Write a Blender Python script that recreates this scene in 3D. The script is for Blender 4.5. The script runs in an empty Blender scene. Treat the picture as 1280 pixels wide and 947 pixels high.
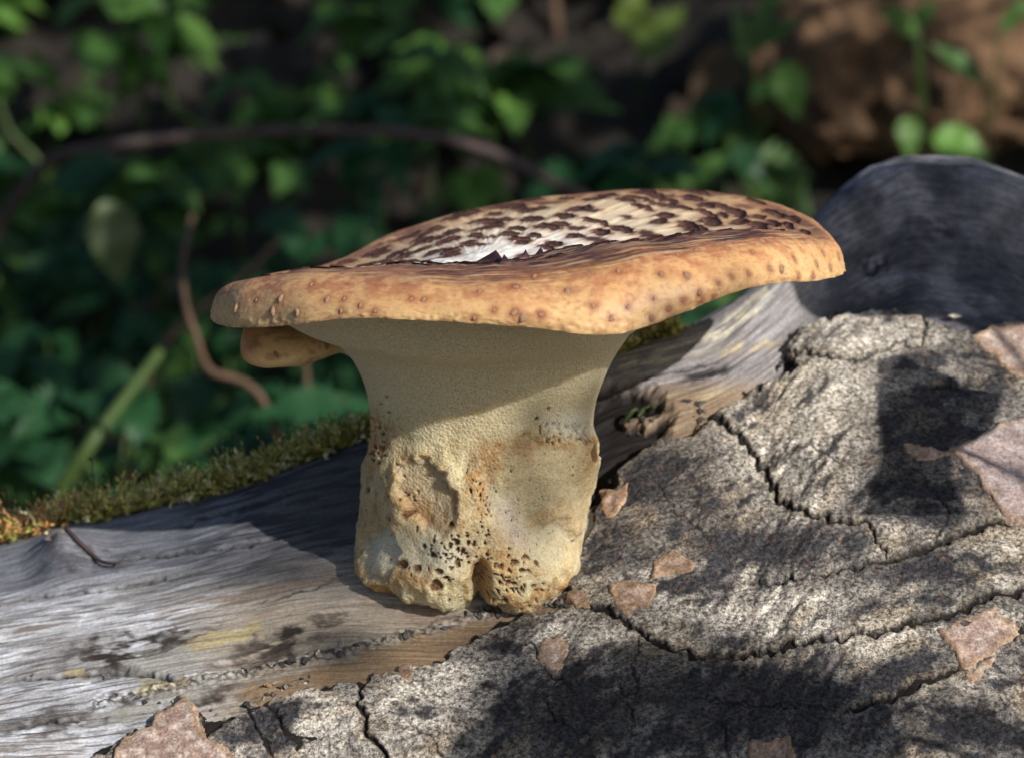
import bpy, math, random
import numpy as np
from mathutils import Vector, Matrix

random.seed(7)
rng = np.random.default_rng(11)
S = bpy.context.scene
COL = S.collection

# ------------------------------------------------------------------ camera, world, sun, exposure
PITCH = math.radians(12.0)
DIST, LENS, SENSOR = 0.90, 100.0, 36.0
ZT = 0.30                                                   # height of the point the lens is aimed at
CAM = np.array([0.0, -DIST * math.cos(PITCH), ZT + DIST * math.sin(PITCH)])
FPX = 1280.0 * LENS / SENSOR

cam_data = bpy.data.cameras.new('camera')
cam_data.lens, cam_data.sensor_width, cam_data.sensor_fit = LENS, SENSOR, 'HORIZONTAL'
cam_data.clip_start, cam_data.clip_end = 0.02, 200.0
cam_data.dof.use_dof = True
cam_data.dof.focus_distance = 0.852
cam_data.dof.aperture_fstop = 11.5
cam_data.dof.aperture_blades = 7
cam = bpy.data.objects.new('camera', cam_data)
cam.location = CAM
cam.rotation_euler = (math.pi / 2 - PITCH, 0, 0)
COL.objects.link(cam)
S.camera = cam

SUN_AZ, SUN_EL = math.radians(42), math.radians(29)          # to the right of and behind the camera
SUNV = np.array([math.sin(SUN_AZ) * math.cos(SUN_EL), -math.cos(SUN_AZ) * math.cos(SUN_EL), math.sin(SUN_EL)])
W_ = bpy.data.worlds.new('World')
S.world = W_
W_.use_nodes = True
nt = W_.node_tree
sky = nt.nodes.new('ShaderNodeTexSky')
sky.sky_type = 'NISHITA'
sky.sun_disc = False
sky.sun_elevation = SUN_EL
sky.sun_rotation = math.pi - SUN_AZ
nt.links.new(sky.outputs[0], nt.nodes['Background'].inputs[0])
nt.nodes['Background'].inputs[1].default_value = 0.08
sun = bpy.data.lights.new('sun', 'SUN')
sun.energy, sun.angle, sun.color = 4.4, math.radians(0.5), (1.0, 0.95, 0.87)
sun_o = bpy.data.objects.new('sun', sun)
sun_o.rotation_euler = Vector(-SUNV).to_track_quat('-Z', 'Y').to_euler()
sun_o.location = (2, -2, 3)
COL.objects.link(sun_o)
S.view_settings.view_transform = 'Standard'
S.view_settings.look = 'None'
S.view_settings.gamma = 1.0
S.view_settings.exposure = 0.25
S.render.engine = 'CYCLES'
S.cycles.use_denoising = True
S.cycles.max_bounces = 8

# ------------------------------------------------------------------ pixel <-> place helpers (photo pixels, 1280 x 947)
FW = np.array([0, math.cos(PITCH), -math.sin(PITCH)])
UP = np.array([0, math.sin(PITCH), math.cos(PITCH)])
def at(px, py, y):
    """point on the photo ray of pixel (px,py) at world depth y (metres); arrays allowed"""
    px, py, y = np.broadcast_arrays(np.asarray(px, float), np.asarray(py, float), np.asarray(y, float))
    a, b = (px - 640) / FPX, -(py - 473.5) / FPX
    ray = np.stack([a, FW[1] + b * UP[1], FW[2] + b * UP[2]], -1)
    t = (y - CAM[1]) / ray[..., 1]
    return CAM + ray * t[..., None]
def proj(P):
    d = P - CAM
    z = d @ FW
    return 640 + FPX * d[..., 0] / z, 473.5 - FPX * (d @ UP) / z, z

# ------------------------------------------------------------------ numeric helpers
_perm = np.random.default_rng(3).permutation(1024).astype(np.int64)
_perm = np.concatenate([_perm, _perm, _perm])
_g = np.random.default_rng(4).normal(size=(1024, 3))
_g /= np.linalg.norm(_g, axis=1)[:, None]
def pn(x, y, z=0.0):
    x, y, z = np.broadcast_arrays(np.asarray(x, float), np.asarray(y, float), np.asarray(z, float))
    i, j, k = np.floor(x).astype(np.int64), np.floor(y).astype(np.int64), np.floor(z).astype(np.int64)
    fx, fy, fz = x - i, y - j, z - k
    f = lambda t: t * t * t * (t * (t * 6 - 15) + 10)
    u, v, w = f(fx), f(fy), f(fz)
    out = 0.0
    for a in (0, 1):
        for b in (0, 1):
            for c in (0, 1):
                h = _perm[_perm[_perm[(i + a) & 1023] + ((j + b) & 1023)] + ((k + c) & 1023)]
                g = _g[h]
                d = g[..., 0] * (fx - a) + g[..., 1] * (fy - b) + g[..., 2] * (fz - c)
                out = out + d * (u if a else 1 - u) * (v if b else 1 - v) * (w if c else 1 - w)
    return out * 1.6
def fbm(x, y, z=0.0, o=4, gain=0.5):
    s, a, f = 0.0, 1.0, 1.0
    for n in range(o):
        s = s + a * pn(np.asarray(x) * f + 17.3 * n, np.asarray(y) * f + 5.1 * n, np.asarray(z) * f + 9.7 * n)
        a *= gain; f *= 2.03
    return s
def ss(a, b, x):
    t = np.clip((np.asarray(x, float) - a) / (b - a), 0, 1)
    return t * t * (3 - 2 * t)
def mix(c, c2, m):
    return c + (np.asarray(c2, float) - c) * np.asarray(m)[..., None]
def pchip(x, Y, xi):
    x = np.asarray(x, float); Y = np.asarray(Y, float)
    sh = Y.shape[1:]; Y2 = Y.reshape(len(x), -1)
    h = np.diff(x)[:, None]; d = np.diff(Y2, axis=0) / h
    m = np.zeros_like(Y2)
    w1 = 2 * h[1:] + h[:-1]; w2 = h[1:] + 2 * h[:-1]
    with np.errstate(divide='ignore', invalid='ignore'):
        mm = (w1 + w2) / (w1 / d[:-1] + w2 / d[1:])
    m[1:-1] = np.where(d[:-1] * d[1:] > 0, mm, 0)
    m[0], m[-1] = d[0], d[-1]
    xi = np.asarray(xi, float)
    k = np.clip(np.searchsorted(x, xi) - 1, 0, len(x) - 2)
    hk = h[k]; t = ((xi - x[k])[:, None]) / hk
    r = ((2*t**3 - 3*t**2 + 1) * Y2[k] + (t**3 - 2*t**2 + t) * hk * m[k] + (-2*t**3 + 3*t**2) * Y2[k+1] + (t**3 - t**2) * hk * m[k+1])
    return r.reshape((len(xi),) + sh)
def catmull(P, t, closed=False):
    P = np.asarray(P, float); n = len(P); t = np.asarray(t, float)
    i = np.floor(t).astype(int)
    if not closed: i = np.clip(i, 0, n - 2)
    f = (t - i)[:, None]
    idx = lambda k: (k % n) if closed else np.clip(k, 0, n - 1)
    a, b, c, d = P[idx(i-1)], P[idx(i)], P[idx(i+1)], P[idx(i+2)]
    return 0.5 * ((2*b) + (-a + c) * f + (2*a - 5*b + 4*c - d) * f**2 + (-a + 3*b - 3*c + d) * f**3)
def seg_dist(px, py, poly, closed=False):
    """distance to a polyline and position along it (0..1)"""
    poly = np.asarray(poly, float)
    n = len(poly) if closed else len(poly) - 1
    best = np.full(np.shape(px), 1e9); pos = np.zeros(np.shape(px))
    for k in range(n):
        a, b = poly[k], poly[(k + 1) % len(poly)]
        ab = b - a; L = ab @ ab + 1e-9
        t = np.clip(((px - a[0]) * ab[0] + (py - a[1]) * ab[1]) / L, 0, 1)
        d = np.hypot(px - a[0] - t * ab[0], py - a[1] - t * ab[1])
        m = d < best
        best = np.where(m, d, best); pos = np.where(m, (k + t) / n, pos)
    return best, pos
def poly_sd(px, py, poly):
    """signed distance, positive inside"""
    poly = np.asarray(poly, float)
    d, _ = seg_dist(px, py, poly, True)
    ins = np.zeros(np.shape(px), bool)
    for k in range(len(poly)):
        (x1, y1), (x2, y2) = poly[k], poly[(k + 1) % len(poly)]
        if y1 == y2: continue
        c = ((y1 > py) != (y2 > py)) & (px < (x2 - x1) * (py - y1) / (y2 - y1) + x1)
        ins ^= c
    return np.where(ins, d, -d)
def ell(px, py, cx, cy, rx, ry, ang=0.0, soft=0.4):
    c, s = math.cos(math.radians(ang)), math.sin(math.radians(ang))
    u = ((px - cx) * c + (py - cy) * s) / rx; v = (-(px - cx) * s + (py - cy) * c) / ry
    return 1 - ss(1 - soft, 1 + soft, np.hypot(u, v))
def grid_normals(V):
    du = np.gradient(V, axis=0); dv = np.gradient(V, axis=1)
    n = np.cross(du, dv)
    return n / (np.linalg.norm(n, axis=-1, keepdims=True) + 1e-12)

# ------------------------------------------------------------------ mesh / object helpers
def mesh(name, V, F, mat, attrs=None, smooth=True):
    V = np.ascontiguousarray(V, np.float32).reshape(-1, 3); F = np.ascontiguousarray(F, np.int32)
    me = bpy.data.meshes.new(name)
    k = F.shape[1]
    me.vertices.add(len(V)); me.vertices.foreach_set('co', V.ravel())
    me.loops.add(F.size); me.loops.foreach_set('vertex_index', F.ravel())
    me.polygons.add(len(F)); me.polygons.foreach_set('loop_start', np.arange(0, F.size, k, dtype=np.int32))
    me.polygons.foreach_set('use_smooth', np.full(len(F), smooth))
    for an, arr in (attrs or {}).items():
        arr = np.asarray(arr, np.float32).reshape(len(V), -1)
        if an == 'Col':
            a = me.attributes.new('Col', 'FLOAT_COLOR', 'POINT')
            a.data.foreach_set('color', np.concatenate([arr, np.ones((len(V), 1), np.float32)], 1).ravel())
        elif arr.shape[1] == 3:
            a = me.attributes.new(an, 'FLOAT_VECTOR', 'POINT'); a.data.foreach_set('vector', arr.ravel())
        else:
            a = me.attributes.new(an, 'FLOAT', 'POINT'); a.data.foreach_set('value', arr.ravel())
    me.materials.append(mat)
    me.update(calc_edges=True)
    return me
def obj(name, me, parent=None):
    o = bpy.data.objects.new(name, me)
    COL.objects.link(o)
    if parent is not None:
        o.parent = parent
        o.location = -Vector(parent.matrix_world.translation) if parent.parent is None else (0, 0, 0)
    return o
def thing(name, label, cat, loc, group=None, kind=None):
    o = bpy.data.objects.new(name, None)
    o.empty_display_size = 0.02
    COL.objects.link(o)
    o.location = loc
    o.matrix_world = Matrix.Translation(Vector(loc))
    return tag(o, label, cat, group, kind)
def tag(o, label=None, cat=None, group=None, kind=None):
    if label: o['label'] = label
    if cat: o['category'] = cat
    if group: o['group'] = group
    if kind: o['kind'] = kind
    return o
def grid_faces(n, m, close_m=False):
    i = np.arange(n - 1)[:, None]; j = np.arange(m if close_m else m - 1)[None]
    j2 = (j + 1) % m
    return np.stack([i*m + j, i*m + j2, (i+1)*m + j2, (i+1)*m + j], -1).reshape(-1, 4)
def tube(path, rad, n=8, mat=None, name='tube', attrs=None):
    P = np.asarray(path, float); r = np.broadcast_to(np.asarray(rad, float), (len(P),))
    T = np.gradient(P, axis=0); T /= np.linalg.norm(T, axis=1)[:, None] + 1e-12
    ref = np.array([0.31, 0.87, 0.38])
    A = np.cross(T, ref); A /= np.linalg.norm(A, axis=1)[:, None] + 1e-12
    B = np.cross(T, A)
    a = np.linspace(0, 2 * math.pi, n, endpoint=False)
    V = P[:, None] + r[:, None, None] * (A[:, None] * np.cos(a)[None, :, None] + B[:, None] * np.sin(a)[None, :, None])
    F = grid_faces(len(P), n, True)
    V = V.reshape(-1, 3)
    capV = np.stack([P[0], P[-1]])
    nv = len(V); j = np.arange(n)
    c0 = np.stack([j, (j + 1) % n, np.full(n, nv), np.full(n, nv)], -1)
    V = np.concatenate([V, capV])
    F0 = [list(f) for f in F]
    tri = [[int((q + 1) % n), int(q), nv] for q in j] + [[int((len(P)-1)*n + q), int((len(P)-1)*n + (q + 1) % n), nv + 1] for q in j]
    me = bpy.data.meshes.new(name)
    me.from_pydata(V.tolist(), [], F0 + tri)
    me.polygons.foreach_set('use_smooth', [True] * len(me.polygons))
    if mat: me.materials.append(mat)
    me.update()
    return me

# ------------------------------------------------------------------ materials
def mat_new(name):
    m = bpy.data.materials.new(name); m.use_nodes = True
    return m, m.node_tree, m.node_tree.nodes['Principled BSDF']
def N(t, kind, **kw):
    n = t.nodes.new(kind)
    for k, v in kw.items():
        if k.startswith('i_'): n.inputs[k[2:].replace('_', ' ')].default_value = v
        else: setattr(n, k, v)
    return n
def attr_mat(name, rough=0.7, spec=0.3, speck=None, grain=None, bumps=(), sss=None, pores=None):
    """colour from the vertex paint x procedural grain and speckle; several layers of bump"""
    m, t, p = mat_new(name)
    p.inputs['Roughness'].default_value = rough
    p.inputs['Specular IOR Level'].default_value = spec
    at_ = N(t, 'ShaderNodeAttribute', attribute_name='Col')
    tc = N(t, 'ShaderNodeTexCoord')
    col = at_.outputs['Color']
    def noise(scale, detail, rough_, vec=None, kind='noise'):
        if kind == 'voronoi':
            n = N(t, 'ShaderNodeTexVoronoi', i_Scale=scale)
        else:
            n = N(t, 'ShaderNodeTexNoise', i_Scale=scale, i_Detail=detail, i_Roughness=rough_)
        t.links.new(vec or tc.outputs['Object'], n.inputs['Vector'])
        return n
    gv = None
    if grain or any(b[0] == 'grain' for b in bumps):
        ga = N(t, 'ShaderNodeAttribute', attribute_name='gv')
        gv = ga.outputs['Vector']
    def mult(c, fac, lo, hi, a, b):
        r = N(t, 'ShaderNodeMapRange')
        r.inputs['From Min'].default_value, r.inputs['From Max'].default_value = a, b
        r.inputs['To Min'].default_value, r.inputs['To Max'].default_value = lo, hi
        t.links.new(fac, r.inputs['Value'])
        mx = N(t, 'ShaderNodeVectorMath', operation='SCALE')
        t.links.new(c, mx.inputs[0]); t.links.new(r.outputs[0], mx.inputs['Scale'])
        return mx.outputs[0]
    if grain:
        for sc, lo, hi in grain:
            n = noise(sc, 6, 0.65, gv)
            col = mult(col, n.outputs[0], lo, hi, 0.3, 0.7)
    if speck:
        for sc, lo, hi, a, b in speck:
            n = noise(sc, 3, 0.7)
            col = mult(col, n.outputs[0], lo, hi, a, b)
    if pores:
        n = noise(pores, 0, 0, None, 'voronoi')
        col = mult(col, n.outputs['Distance'], 0.78, 1.05, 0.12, 0.42)
    t.links.new(col, p.inputs['Base Color'])
    prev = None
    for kind, sc, dist, strength in bumps:
        n = noise(sc, 5, 0.65, gv if kind == 'grain' else None, kind)
        b = N(t, 'ShaderNodeBump'); b.inputs['Distance'].default_value = dist; b.inputs['Strength'].default_value = strength
        t.links.new(n.outputs['Distance'] if kind == 'voronoi' else n.outputs[0], b.inputs['Height'])
        if prev: t.links.new(prev, b.inputs['Normal'])
        prev = b.outputs[0]
    if prev: t.links.new(prev, p.inputs['Normal'])
    if sss:
        p.inputs['Subsurface Weight'].default_value = sss[0]
        p.inputs['Subsurface Radius'].default_value = sss[1]
        p.inputs['Subsurface Scale'].default_value = sss[2]
    return m
def leaf_mat(name, c, trans=0.35, rough=0.45):
    m, t, p = mat_new(name)
    oi = N(t, 'ShaderNodeObjectInfo'); tc = N(t, 'ShaderNodeTexCoord')
    n = N(t, 'ShaderNodeTexNoise', i_Scale=60.0, i_Detail=4.0)
    t.links.new(tc.outputs['Object'], n.inputs['Vector'])
    mr = N(t, 'ShaderNodeMapRange'); mr.inputs['To Min'].default_value = 0.65; mr.inputs['To Max'].default_value = 1.35
    t.links.new(n.outputs[0], mr.inputs['Value'])
    mr2 = N(t, 'ShaderNodeMapRange'); mr2.inputs['To Min'].default_value = 0.7; mr2.inputs['To Max'].default_value = 1.25
    t.links.new(oi.outputs['Random'], mr2.inputs['Value'])
    mu = N(t, 'ShaderNodeMath', operation='MULTIPLY')
    t.links.new(mr.outputs[0], mu.inputs[0]); t.links.new(mr2.outputs[0], mu.inputs[1])
    hs = N(t, 'ShaderNodeVectorMath', operation='SCALE'); hs.inputs[0].default_value = c
    t.links.new(mu.outputs[0], hs.inputs['Scale'])
    t.links.new(hs.outputs[0], p.inputs['Base Color'])
    p.inputs['Roughness'].default_value = rough
    p.inputs['Specular IOR Level'].default_value = 0.3
    tr = N(t, 'ShaderNodeBsdfTranslucent')
    t.links.new(hs.outputs[0], tr.inputs['Color'])
    mx = N(t, 'ShaderNodeMixShader'); mx.inputs[0].default_value = trans
    out = t.nodes['Material Output']
    t.links.new(p.outputs[0], mx.inputs[1]); t.links.new(tr.outputs[0], mx.inputs[2]); t.links.new(mx.outputs[0], out.inputs[0])
    return m
def plain_mat(name, c1, c2, scale, rough=0.8, bump=0.001):
    m, t, p = mat_new(name)
    tc = N(t, 'ShaderNodeTexCoord'); n = N(t, 'ShaderNodeTexNoise', i_Scale=scale, i_Detail=6.0, i_Roughness=0.65)
    t.links.new(tc.outputs['Object'], n.inputs['Vector'])
    r = N(t, 'ShaderNodeValToRGB')
    r.color_ramp.elements[0].position, r.color_ramp.elements[1].position = 0.32, 0.68
    r.color_ramp.elements[0].color, r.color_ramp.elements[1].color = (*c1, 1), (*c2, 1)
    t.links.new(n.outputs[0], r.inputs[0]); t.links.new(r.outputs[0], p.inputs['Base Color'])
    b = N(t, 'ShaderNodeBump'); b.inputs['Distance'].default_value = bump
    t.links.new(n.outputs[0], b.inputs['Height']); t.links.new(b.outputs[0], p.inputs['Normal'])
    p.inputs['Roughness'].default_value = rough
    return m

M = {}
M['wood'] = attr_mat('weathered_wood', 0.68, 0.18, grain=[(1.0, 0.80, 1.2), (3.4, 0.85, 1.15)], speck=[(900, 0.8, 1.2, 0.35, 0.65)],
                     bumps=[('grain', 1.6, 0.0009, 0.7), ('noise', 900, 0.00025, 0.5)])
M['bark'] = attr_mat('rough_bark', 0.72, 0.35, speck=[(160, 0.75, 1.22, 0.35, 0.65), (760, 0.28, 1.95, 0.37, 0.62), (2200, 0.6, 1.4, 0.38, 0.62)],
                     bumps=[('noise', 300, 0.0008, 0.6), ('noise', 800, 0.0011, 1.0)])
M['flake'] = attr_mat('pink_bark_flake', 0.7, 0.3, speck=[(90, 0.75, 1.2, 0.35, 0.65), (300, 0.75, 1.2, 0.35, 0.65), (1200, 0.7, 1.3, 0.35, 0.65)],
                      bumps=[('noise', 300, 0.0008, 0.6), ('noise', 1300, 0.0003, 0.7)])
M['cap'] = attr_mat('mushroom_cap_skin', 0.45, 0.32, speck=[(700, 0.92, 1.08, 0.35, 0.65)], bumps=[('noise', 500, 0.0003, 0.35), ('noise', 1800, 0.00012, 0.35)],
                    sss=(0.45, (1.0, 0.5, 0.2), 0.005))
M['stem'] = attr_mat('mushroom_pore_flesh', 0.6, 0.3, speck=[(1300, 0.86, 1.12, 0.35, 0.65)], pores=1100, bumps=[('voronoi', 1100, 0.0008, 0.7), ('noise', 420, 0.0009, 0.5)],
                     sss=(0.8, (1.0, 0.8, 0.5), 0.007))
M['scale2'] = attr_mat('dark_scale_fibres', 0.6, 0.2, speck=[(900, 0.75, 1.25, 0.35, 0.65)], bumps=[('noise', 900, 0.0004, 0.6)])
M['scale'] = plain_mat('dark_scale_skin', (0.035, 0.014, 0.014), (0.13, 0.055, 0.04), 500, 0.5, 0.0004)
M['wart'] = plain_mat('brown_wart_skin', (0.30, 0.12, 0.055), (0.74, 0.48, 0.29), 1000, 0.45, 0.0004)
M['moss'] = attr_mat('moss_leaves', 0.5, 0.3)
M['seta'] = plain_mat('moss_stalk_red', (0.06, 0.02, 0.012), (0.12, 0.045, 0.02), 900, 0.5, 0.0002)
M['crumb'] = attr_mat('bark_crumb', 0.75, 0.3, speck=[(900, 0.4, 1.6, 0.38, 0.62)], bumps=[('noise', 900, 0.0006, 0.8)])
M['soil'] = plain_mat('dark_forest_soil', (0.006, 0.005, 0.004), (0.03, 0.023, 0.016), 26, 0.95, 0.012)
M['litter'] = plain_mat('dry_leaf_brown', (0.018, 0.012, 0.008), (0.065, 0.042, 0.027), 40, 0.8, 0.001)
M['paledry'] = plain_mat('dry_leaf_pale', (0.07, 0.048, 0.03), (0.17, 0.12, 0.075), 40, 0.8, 0.001)
M['lilac'] = plain_mat('faded_lilac_leaf', (0.09, 0.07, 0.11), (0.17, 0.14, 0.20), 40, 0.8, 0.001)
M['cane'] = plain_mat('purple_brown_cane', (0.03, 0.019, 0.019), (0.085, 0.056, 0.052), 60, 0.7, 0.001)
M['twig'] = plain_mat('dry_twig', (0.06, 0.034, 0.02), (0.14, 0.082, 0.048), 90, 0.8, 0.001)
M['rot'] = plain_mat('rotten_brown_wood', (0.04, 0.022, 0.012), (0.24, 0.135, 0.07), 30, 0.9, 0.012)
M['tree'] = plain_mat('tree_bark_grey', (0.05, 0.042, 0.035), (0.14, 0.12, 0.10), 40, 0.9, 0.004)
M['gstem'] = leaf_mat('green_stem', (0.05, 0.085, 0.022), 0.1)
M['lf_bright'] = leaf_mat('bright_green_leaf', (0.13, 0.27, 0.055))
M['lf_mid'] = leaf_mat('mid_green_leaf', (0.062, 0.14, 0.034))
M['lf_dark'] = leaf_mat('dark_green_leaf', (0.024, 0.085, 0.032))
M['lf_pale'] = leaf_mat('pale_green_leaf', (0.085, 0.12, 0.05))
M['lf_yellow'] = leaf_mat('yellow_green_leaf', (0.13, 0.19, 0.04))

# ------------------------------------------------------------------ ground and bank
DB = 0.70                                                    # how much farther back the bank and its plants stand
def ground_z(x, y):
    x = np.asarray(x, float); y = np.asarray(y, float)
    bank = 1.35 * ss(0.42 + DB, 2.3 + DB, y + 0.06 * np.sin(x * 2.3))
    return bank + (0.02 + 0.05 * ss(0.3 + DB, 0.9 + DB, y)) * fbm(x * 3.1, y * 3.1, 0.3, 4) - 0.01
gx = np.concatenate([-np.geomspace(60, 1.0, 22), np.linspace(-0.98, 0.98, 150), np.geomspace(1.0, 60, 22)])
gy = np.concatenate([-np.geomspace(60, 0.9, 20), np.linspace(-0.85, 3.2, 230), np.geomspace(3.25, 90, 22)])
GX, GY = np.meshgrid(gx, gy)
GZ = ground_z(GX, GY)
g = obj('ground', mesh('ground', np.stack([GX, GY, GZ], -1), grid_faces(len(gy), len(gx)), M['soil']))
tag(g, kind='structure')

# ------------------------------------------------------------------ the fallen log
# columns: photo column -> five (py, depth mm) points down the visible face
LC = {
 -1400: [(1040, 40), (1080, 10), (1140, -35), (1200, -60), (1270, -85)],
 -500: [(815, 55), (850, 28), (930, -20), (1000, -50), (1080, -78)],
 -200: [(735, 60), (778, 30), (862, -15), (930, -45), (1000, -75)],
 0: [(684, 62), (728, 32), (815, -15), (890, -45), (968, -75)],
 100: [(655, 63), (698, 33), (795, -18), (880, -50), (966, -79)],
 200: [(634, 64), (680, 34), (777, -20), (870, -55), (965, -82)],
 300: [(608, 65), (652, 35), (757, -21), (860, -57), (965, -85)],
 400: [(570, 66), (618, 36), (738, -22), (850, -60), (965, -88)],
 460: [(547, 67), (600, 36), (734, -23), (850, -61), (965, -90)],
 600: [(498, 68), (575, 34), (738, -24), (850, -62), (965, -92)],
 760: [(444, 74), (520, 40), (650, 0), (790, -48), (965, -98)],
 880: [(402, 86), (470, 54), (600, 4), (770, -46), (965, -102)],
 960: [(352, 100), (436, 68), (552, 24), (745, -38), (965, -104)],
 1010: [(286, 116), (385, 86), (500, 40), (730, -36), (965, -104)],
 1060: [(236, 126), (350, 100), (465, 52), (720, -33), (965, -104)],
 1100: [(210, 132), (330, 106), (450, 58), (712, -31), (965, -103)],
 1150: [(198, 136), (320, 108), (440, 63), (710, -30), (965, -102)],
 1210: [(202, 138), (325, 110), (440, 64), (708, -30), (965, -101)],
 1280: [(224, 138), (340, 110), (450, 62), (710, -30), (965, -100)],
 1450: [(310, 132), (390, 104), (490, 56), (730, -30), (978, -98)],
 1900: [(360, 120), (430, 92), (540, 48), (760, -32), (1010, -96)],
 2900: [(420, 110), (500, 80), (620, 40), (830, -35), (1080, -96)],
}
lk = sorted(LC)
LA = np.array([LC[k] for k in lk], float)
u_d = np.concatenate([np.arange(-1400, -60, 40), np.arange(-60, 1345, 1.75), np.arange(1345, 2901, 40)])
LU = pchip(lk, LA, u_d)                                        # (nu,5,2)
ctrl = at(u_d[:, None], LU[..., 0], LU[..., 1] / 1000)         # (nu,5,3)
sil, bot = ctrl[:, 0], ctrl[:, 4]
def pt(x, y, z): return np.stack([x, y, z], -1)
zero = np.zeros(len(u_d))
full = np.stack([
    pt(sil[:, 0], sil[:, 1] + 0.020, zero - 0.03),
    pt(sil[:, 0], sil[:, 1] + 0.085, sil[:, 2] * 0.32),
    pt(sil[:, 0], sil[:, 1] + 0.078, sil[:, 2] * 0.68),
    pt(sil[:, 0], sil[:, 1] + 0.036, sil[:, 2] - 0.017),
    *[ctrl[:, k] for k in range(5)],
    pt(bot[:, 0], bot[:, 1] - 0.012, bot[:, 2] - 0.035),
    pt(bot[:, 0], bot[:, 1] - 0.002, bot[:, 2] * 0.35),
    pt(bot[:, 0], bot[:, 1] + 0.030, zero - 0.03)], 0)          # (12,nu,3)
v_d = np.concatenate([np.linspace(0, 3, 22)[:-1], np.linspace(3, 4, 26)[:-1], np.linspace(4, 5, 72)[:-1], np.linspace(5, 6, 104)[:-1],
                      np.linspace(6, 7, 100)[:-1], np.linspace(7, 8, 92)[:-1], np.linspace(8, 11, 30)])
# smooth along the profile with Catmull-Rom (vector form)
def catv(P, t):
    n = len(P); i = np.clip(np.floor(t).astype(int), 0, n - 2); f = (t - i)[:, None, None]
    c = lambda k: P[np.clip(k, 0, n - 1)]
    a, b, cc, d = c(i-1), c(i), c(i+1), c(i+2)
    return 0.5 * (2*b + (cc - a) * f + (2*a - 5*b + 4*cc - d) * f**2 + (-a + 3*b - 3*cc + d) * f**3)
LV = catv(full, v_d).transpose(1, 0, 2).copy()                 # (nu,nv,3)
nu, nv = LV.shape[:2]
LN = grid_normals(LV)
if (LN[nu // 2, nv // 2] @ np.array([0, -1, 1])) < 0: LN = -LN
seg = np.linalg.norm(np.diff(LV, axis=1), axis=2)
acr = np.concatenate([np.zeros((nu, 1)), np.cumsum(seg, 1)], 1)
acr -= acr[:, [int(np.argmin(abs(v_d - 6)))]]
alo = np.cumsum(np.concatenate([[0], np.linalg.norm(np.diff(ctrl[:, 2], axis=0), axis=1)]))[:, None] * np.ones((1, nv))
GU, GV = alo * 1000, acr * 1000                                # mm along / across the grain
PX, PY, PZ = proj(LV)
# --- masks in photo pixels
bark_outline = [(1330, 425), (1240, 418), (1195, 425), (1150, 404), (1100, 400), (1040, 404), (1000, 424), (988, 446), (1004, 466), (965, 486), (905, 515), (893, 540),
                (868, 552), (822, 560), (790, 582), (770, 612), (748, 645), (728, 695), (716, 735), (722, 762), (650, 780), (600, 803), (556, 832), (470, 850),
                (440, 862), (380, 868), (330, 895), (265, 905), (190, 935), (120, 970), (-60, 1010), (-60, 1060), (1345, 1060)]
wx = 7 * fbm(GU / 5, GV / 5, 1.1, 4); wy = 7 * fbm(GU / 5, GV / 5, 7.7, 4)
bark_sd = poly_sd(PX + wx, PY + wy, bark_outline)
under = ss(-4, 3, bark_sd)
# --- wood relief
lump = 1.6 * fbm(GU / 60, GV / 30, 2.0, 3)
grain = 0.40 * fbm(GU / 28, GV / 2.6, 3.0, 4) + 0.16 * pn(GU / 9, GV / 0.9, 4.0)
knobm = ss(960, 1060, PX) * (1 - ss(395, 430, PY))
H = lump + grain * (1 - 0.85 * knobm) + knobm * 1.8 * fbm(LV[..., 0] * 45, LV[..., 1] * 45, LV[..., 2] * 45, 3)
stub = ell(PX, PY, 82, 690, 58, 34, -14, 0.85)
stub = np.clip(1 - np.hypot((PX - 82) / 60, (PY - 690 + 0.2 * (PX - 82)) / 40), 0, 1)
H += 8.5 * stub ** 1.5
chk = 0
check_lines = [([(0, 752), (60, 742), (150, 730), (270, 712)], 1.6, 1.1), ([(120, 700), (210, 694), (300, 684), (420, 652)], 2.0, 1.6), ([(0, 846), (70, 848), (130, 838), (200, 842)], 2.5, 1.6),
               ([(210, 660), (300, 640), (400, 606)], 2, 0.8), ([(300, 760), (380, 735), (450, 712)], 1.5, 0.7), ([(140, 832), (190, 842), (240, 856)], 4, 2.2),
               ([(780, 478), (860, 462), (920, 440)], 2, 0.8), ([(0, 915), (60, 905), (120, 898)], 2, 1.0), ([(850, 470), (885, 468), (915, 456)], 5, 0.9)]  # the last groove follows a thin cast shadow right of the stem
lines = np.zeros_like(H)
for pl, wpx, dep in check_lines:
    d, pos = seg_dist(PX + wx * 0.35, PY + wy * 0.5, pl)
    f = np.exp(-(d / wpx) ** 2) * np.clip(np.sin(np.clip(pos, 0.02, 0.98) * math.pi) * 1.8, 0, 1) * (0.5 + 0.5 * ss(-0.3, 0.2, pn(GU / 6, GV / 6, 8)))
    lines = np.maximum(lines, f); H -= dep * f
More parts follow.
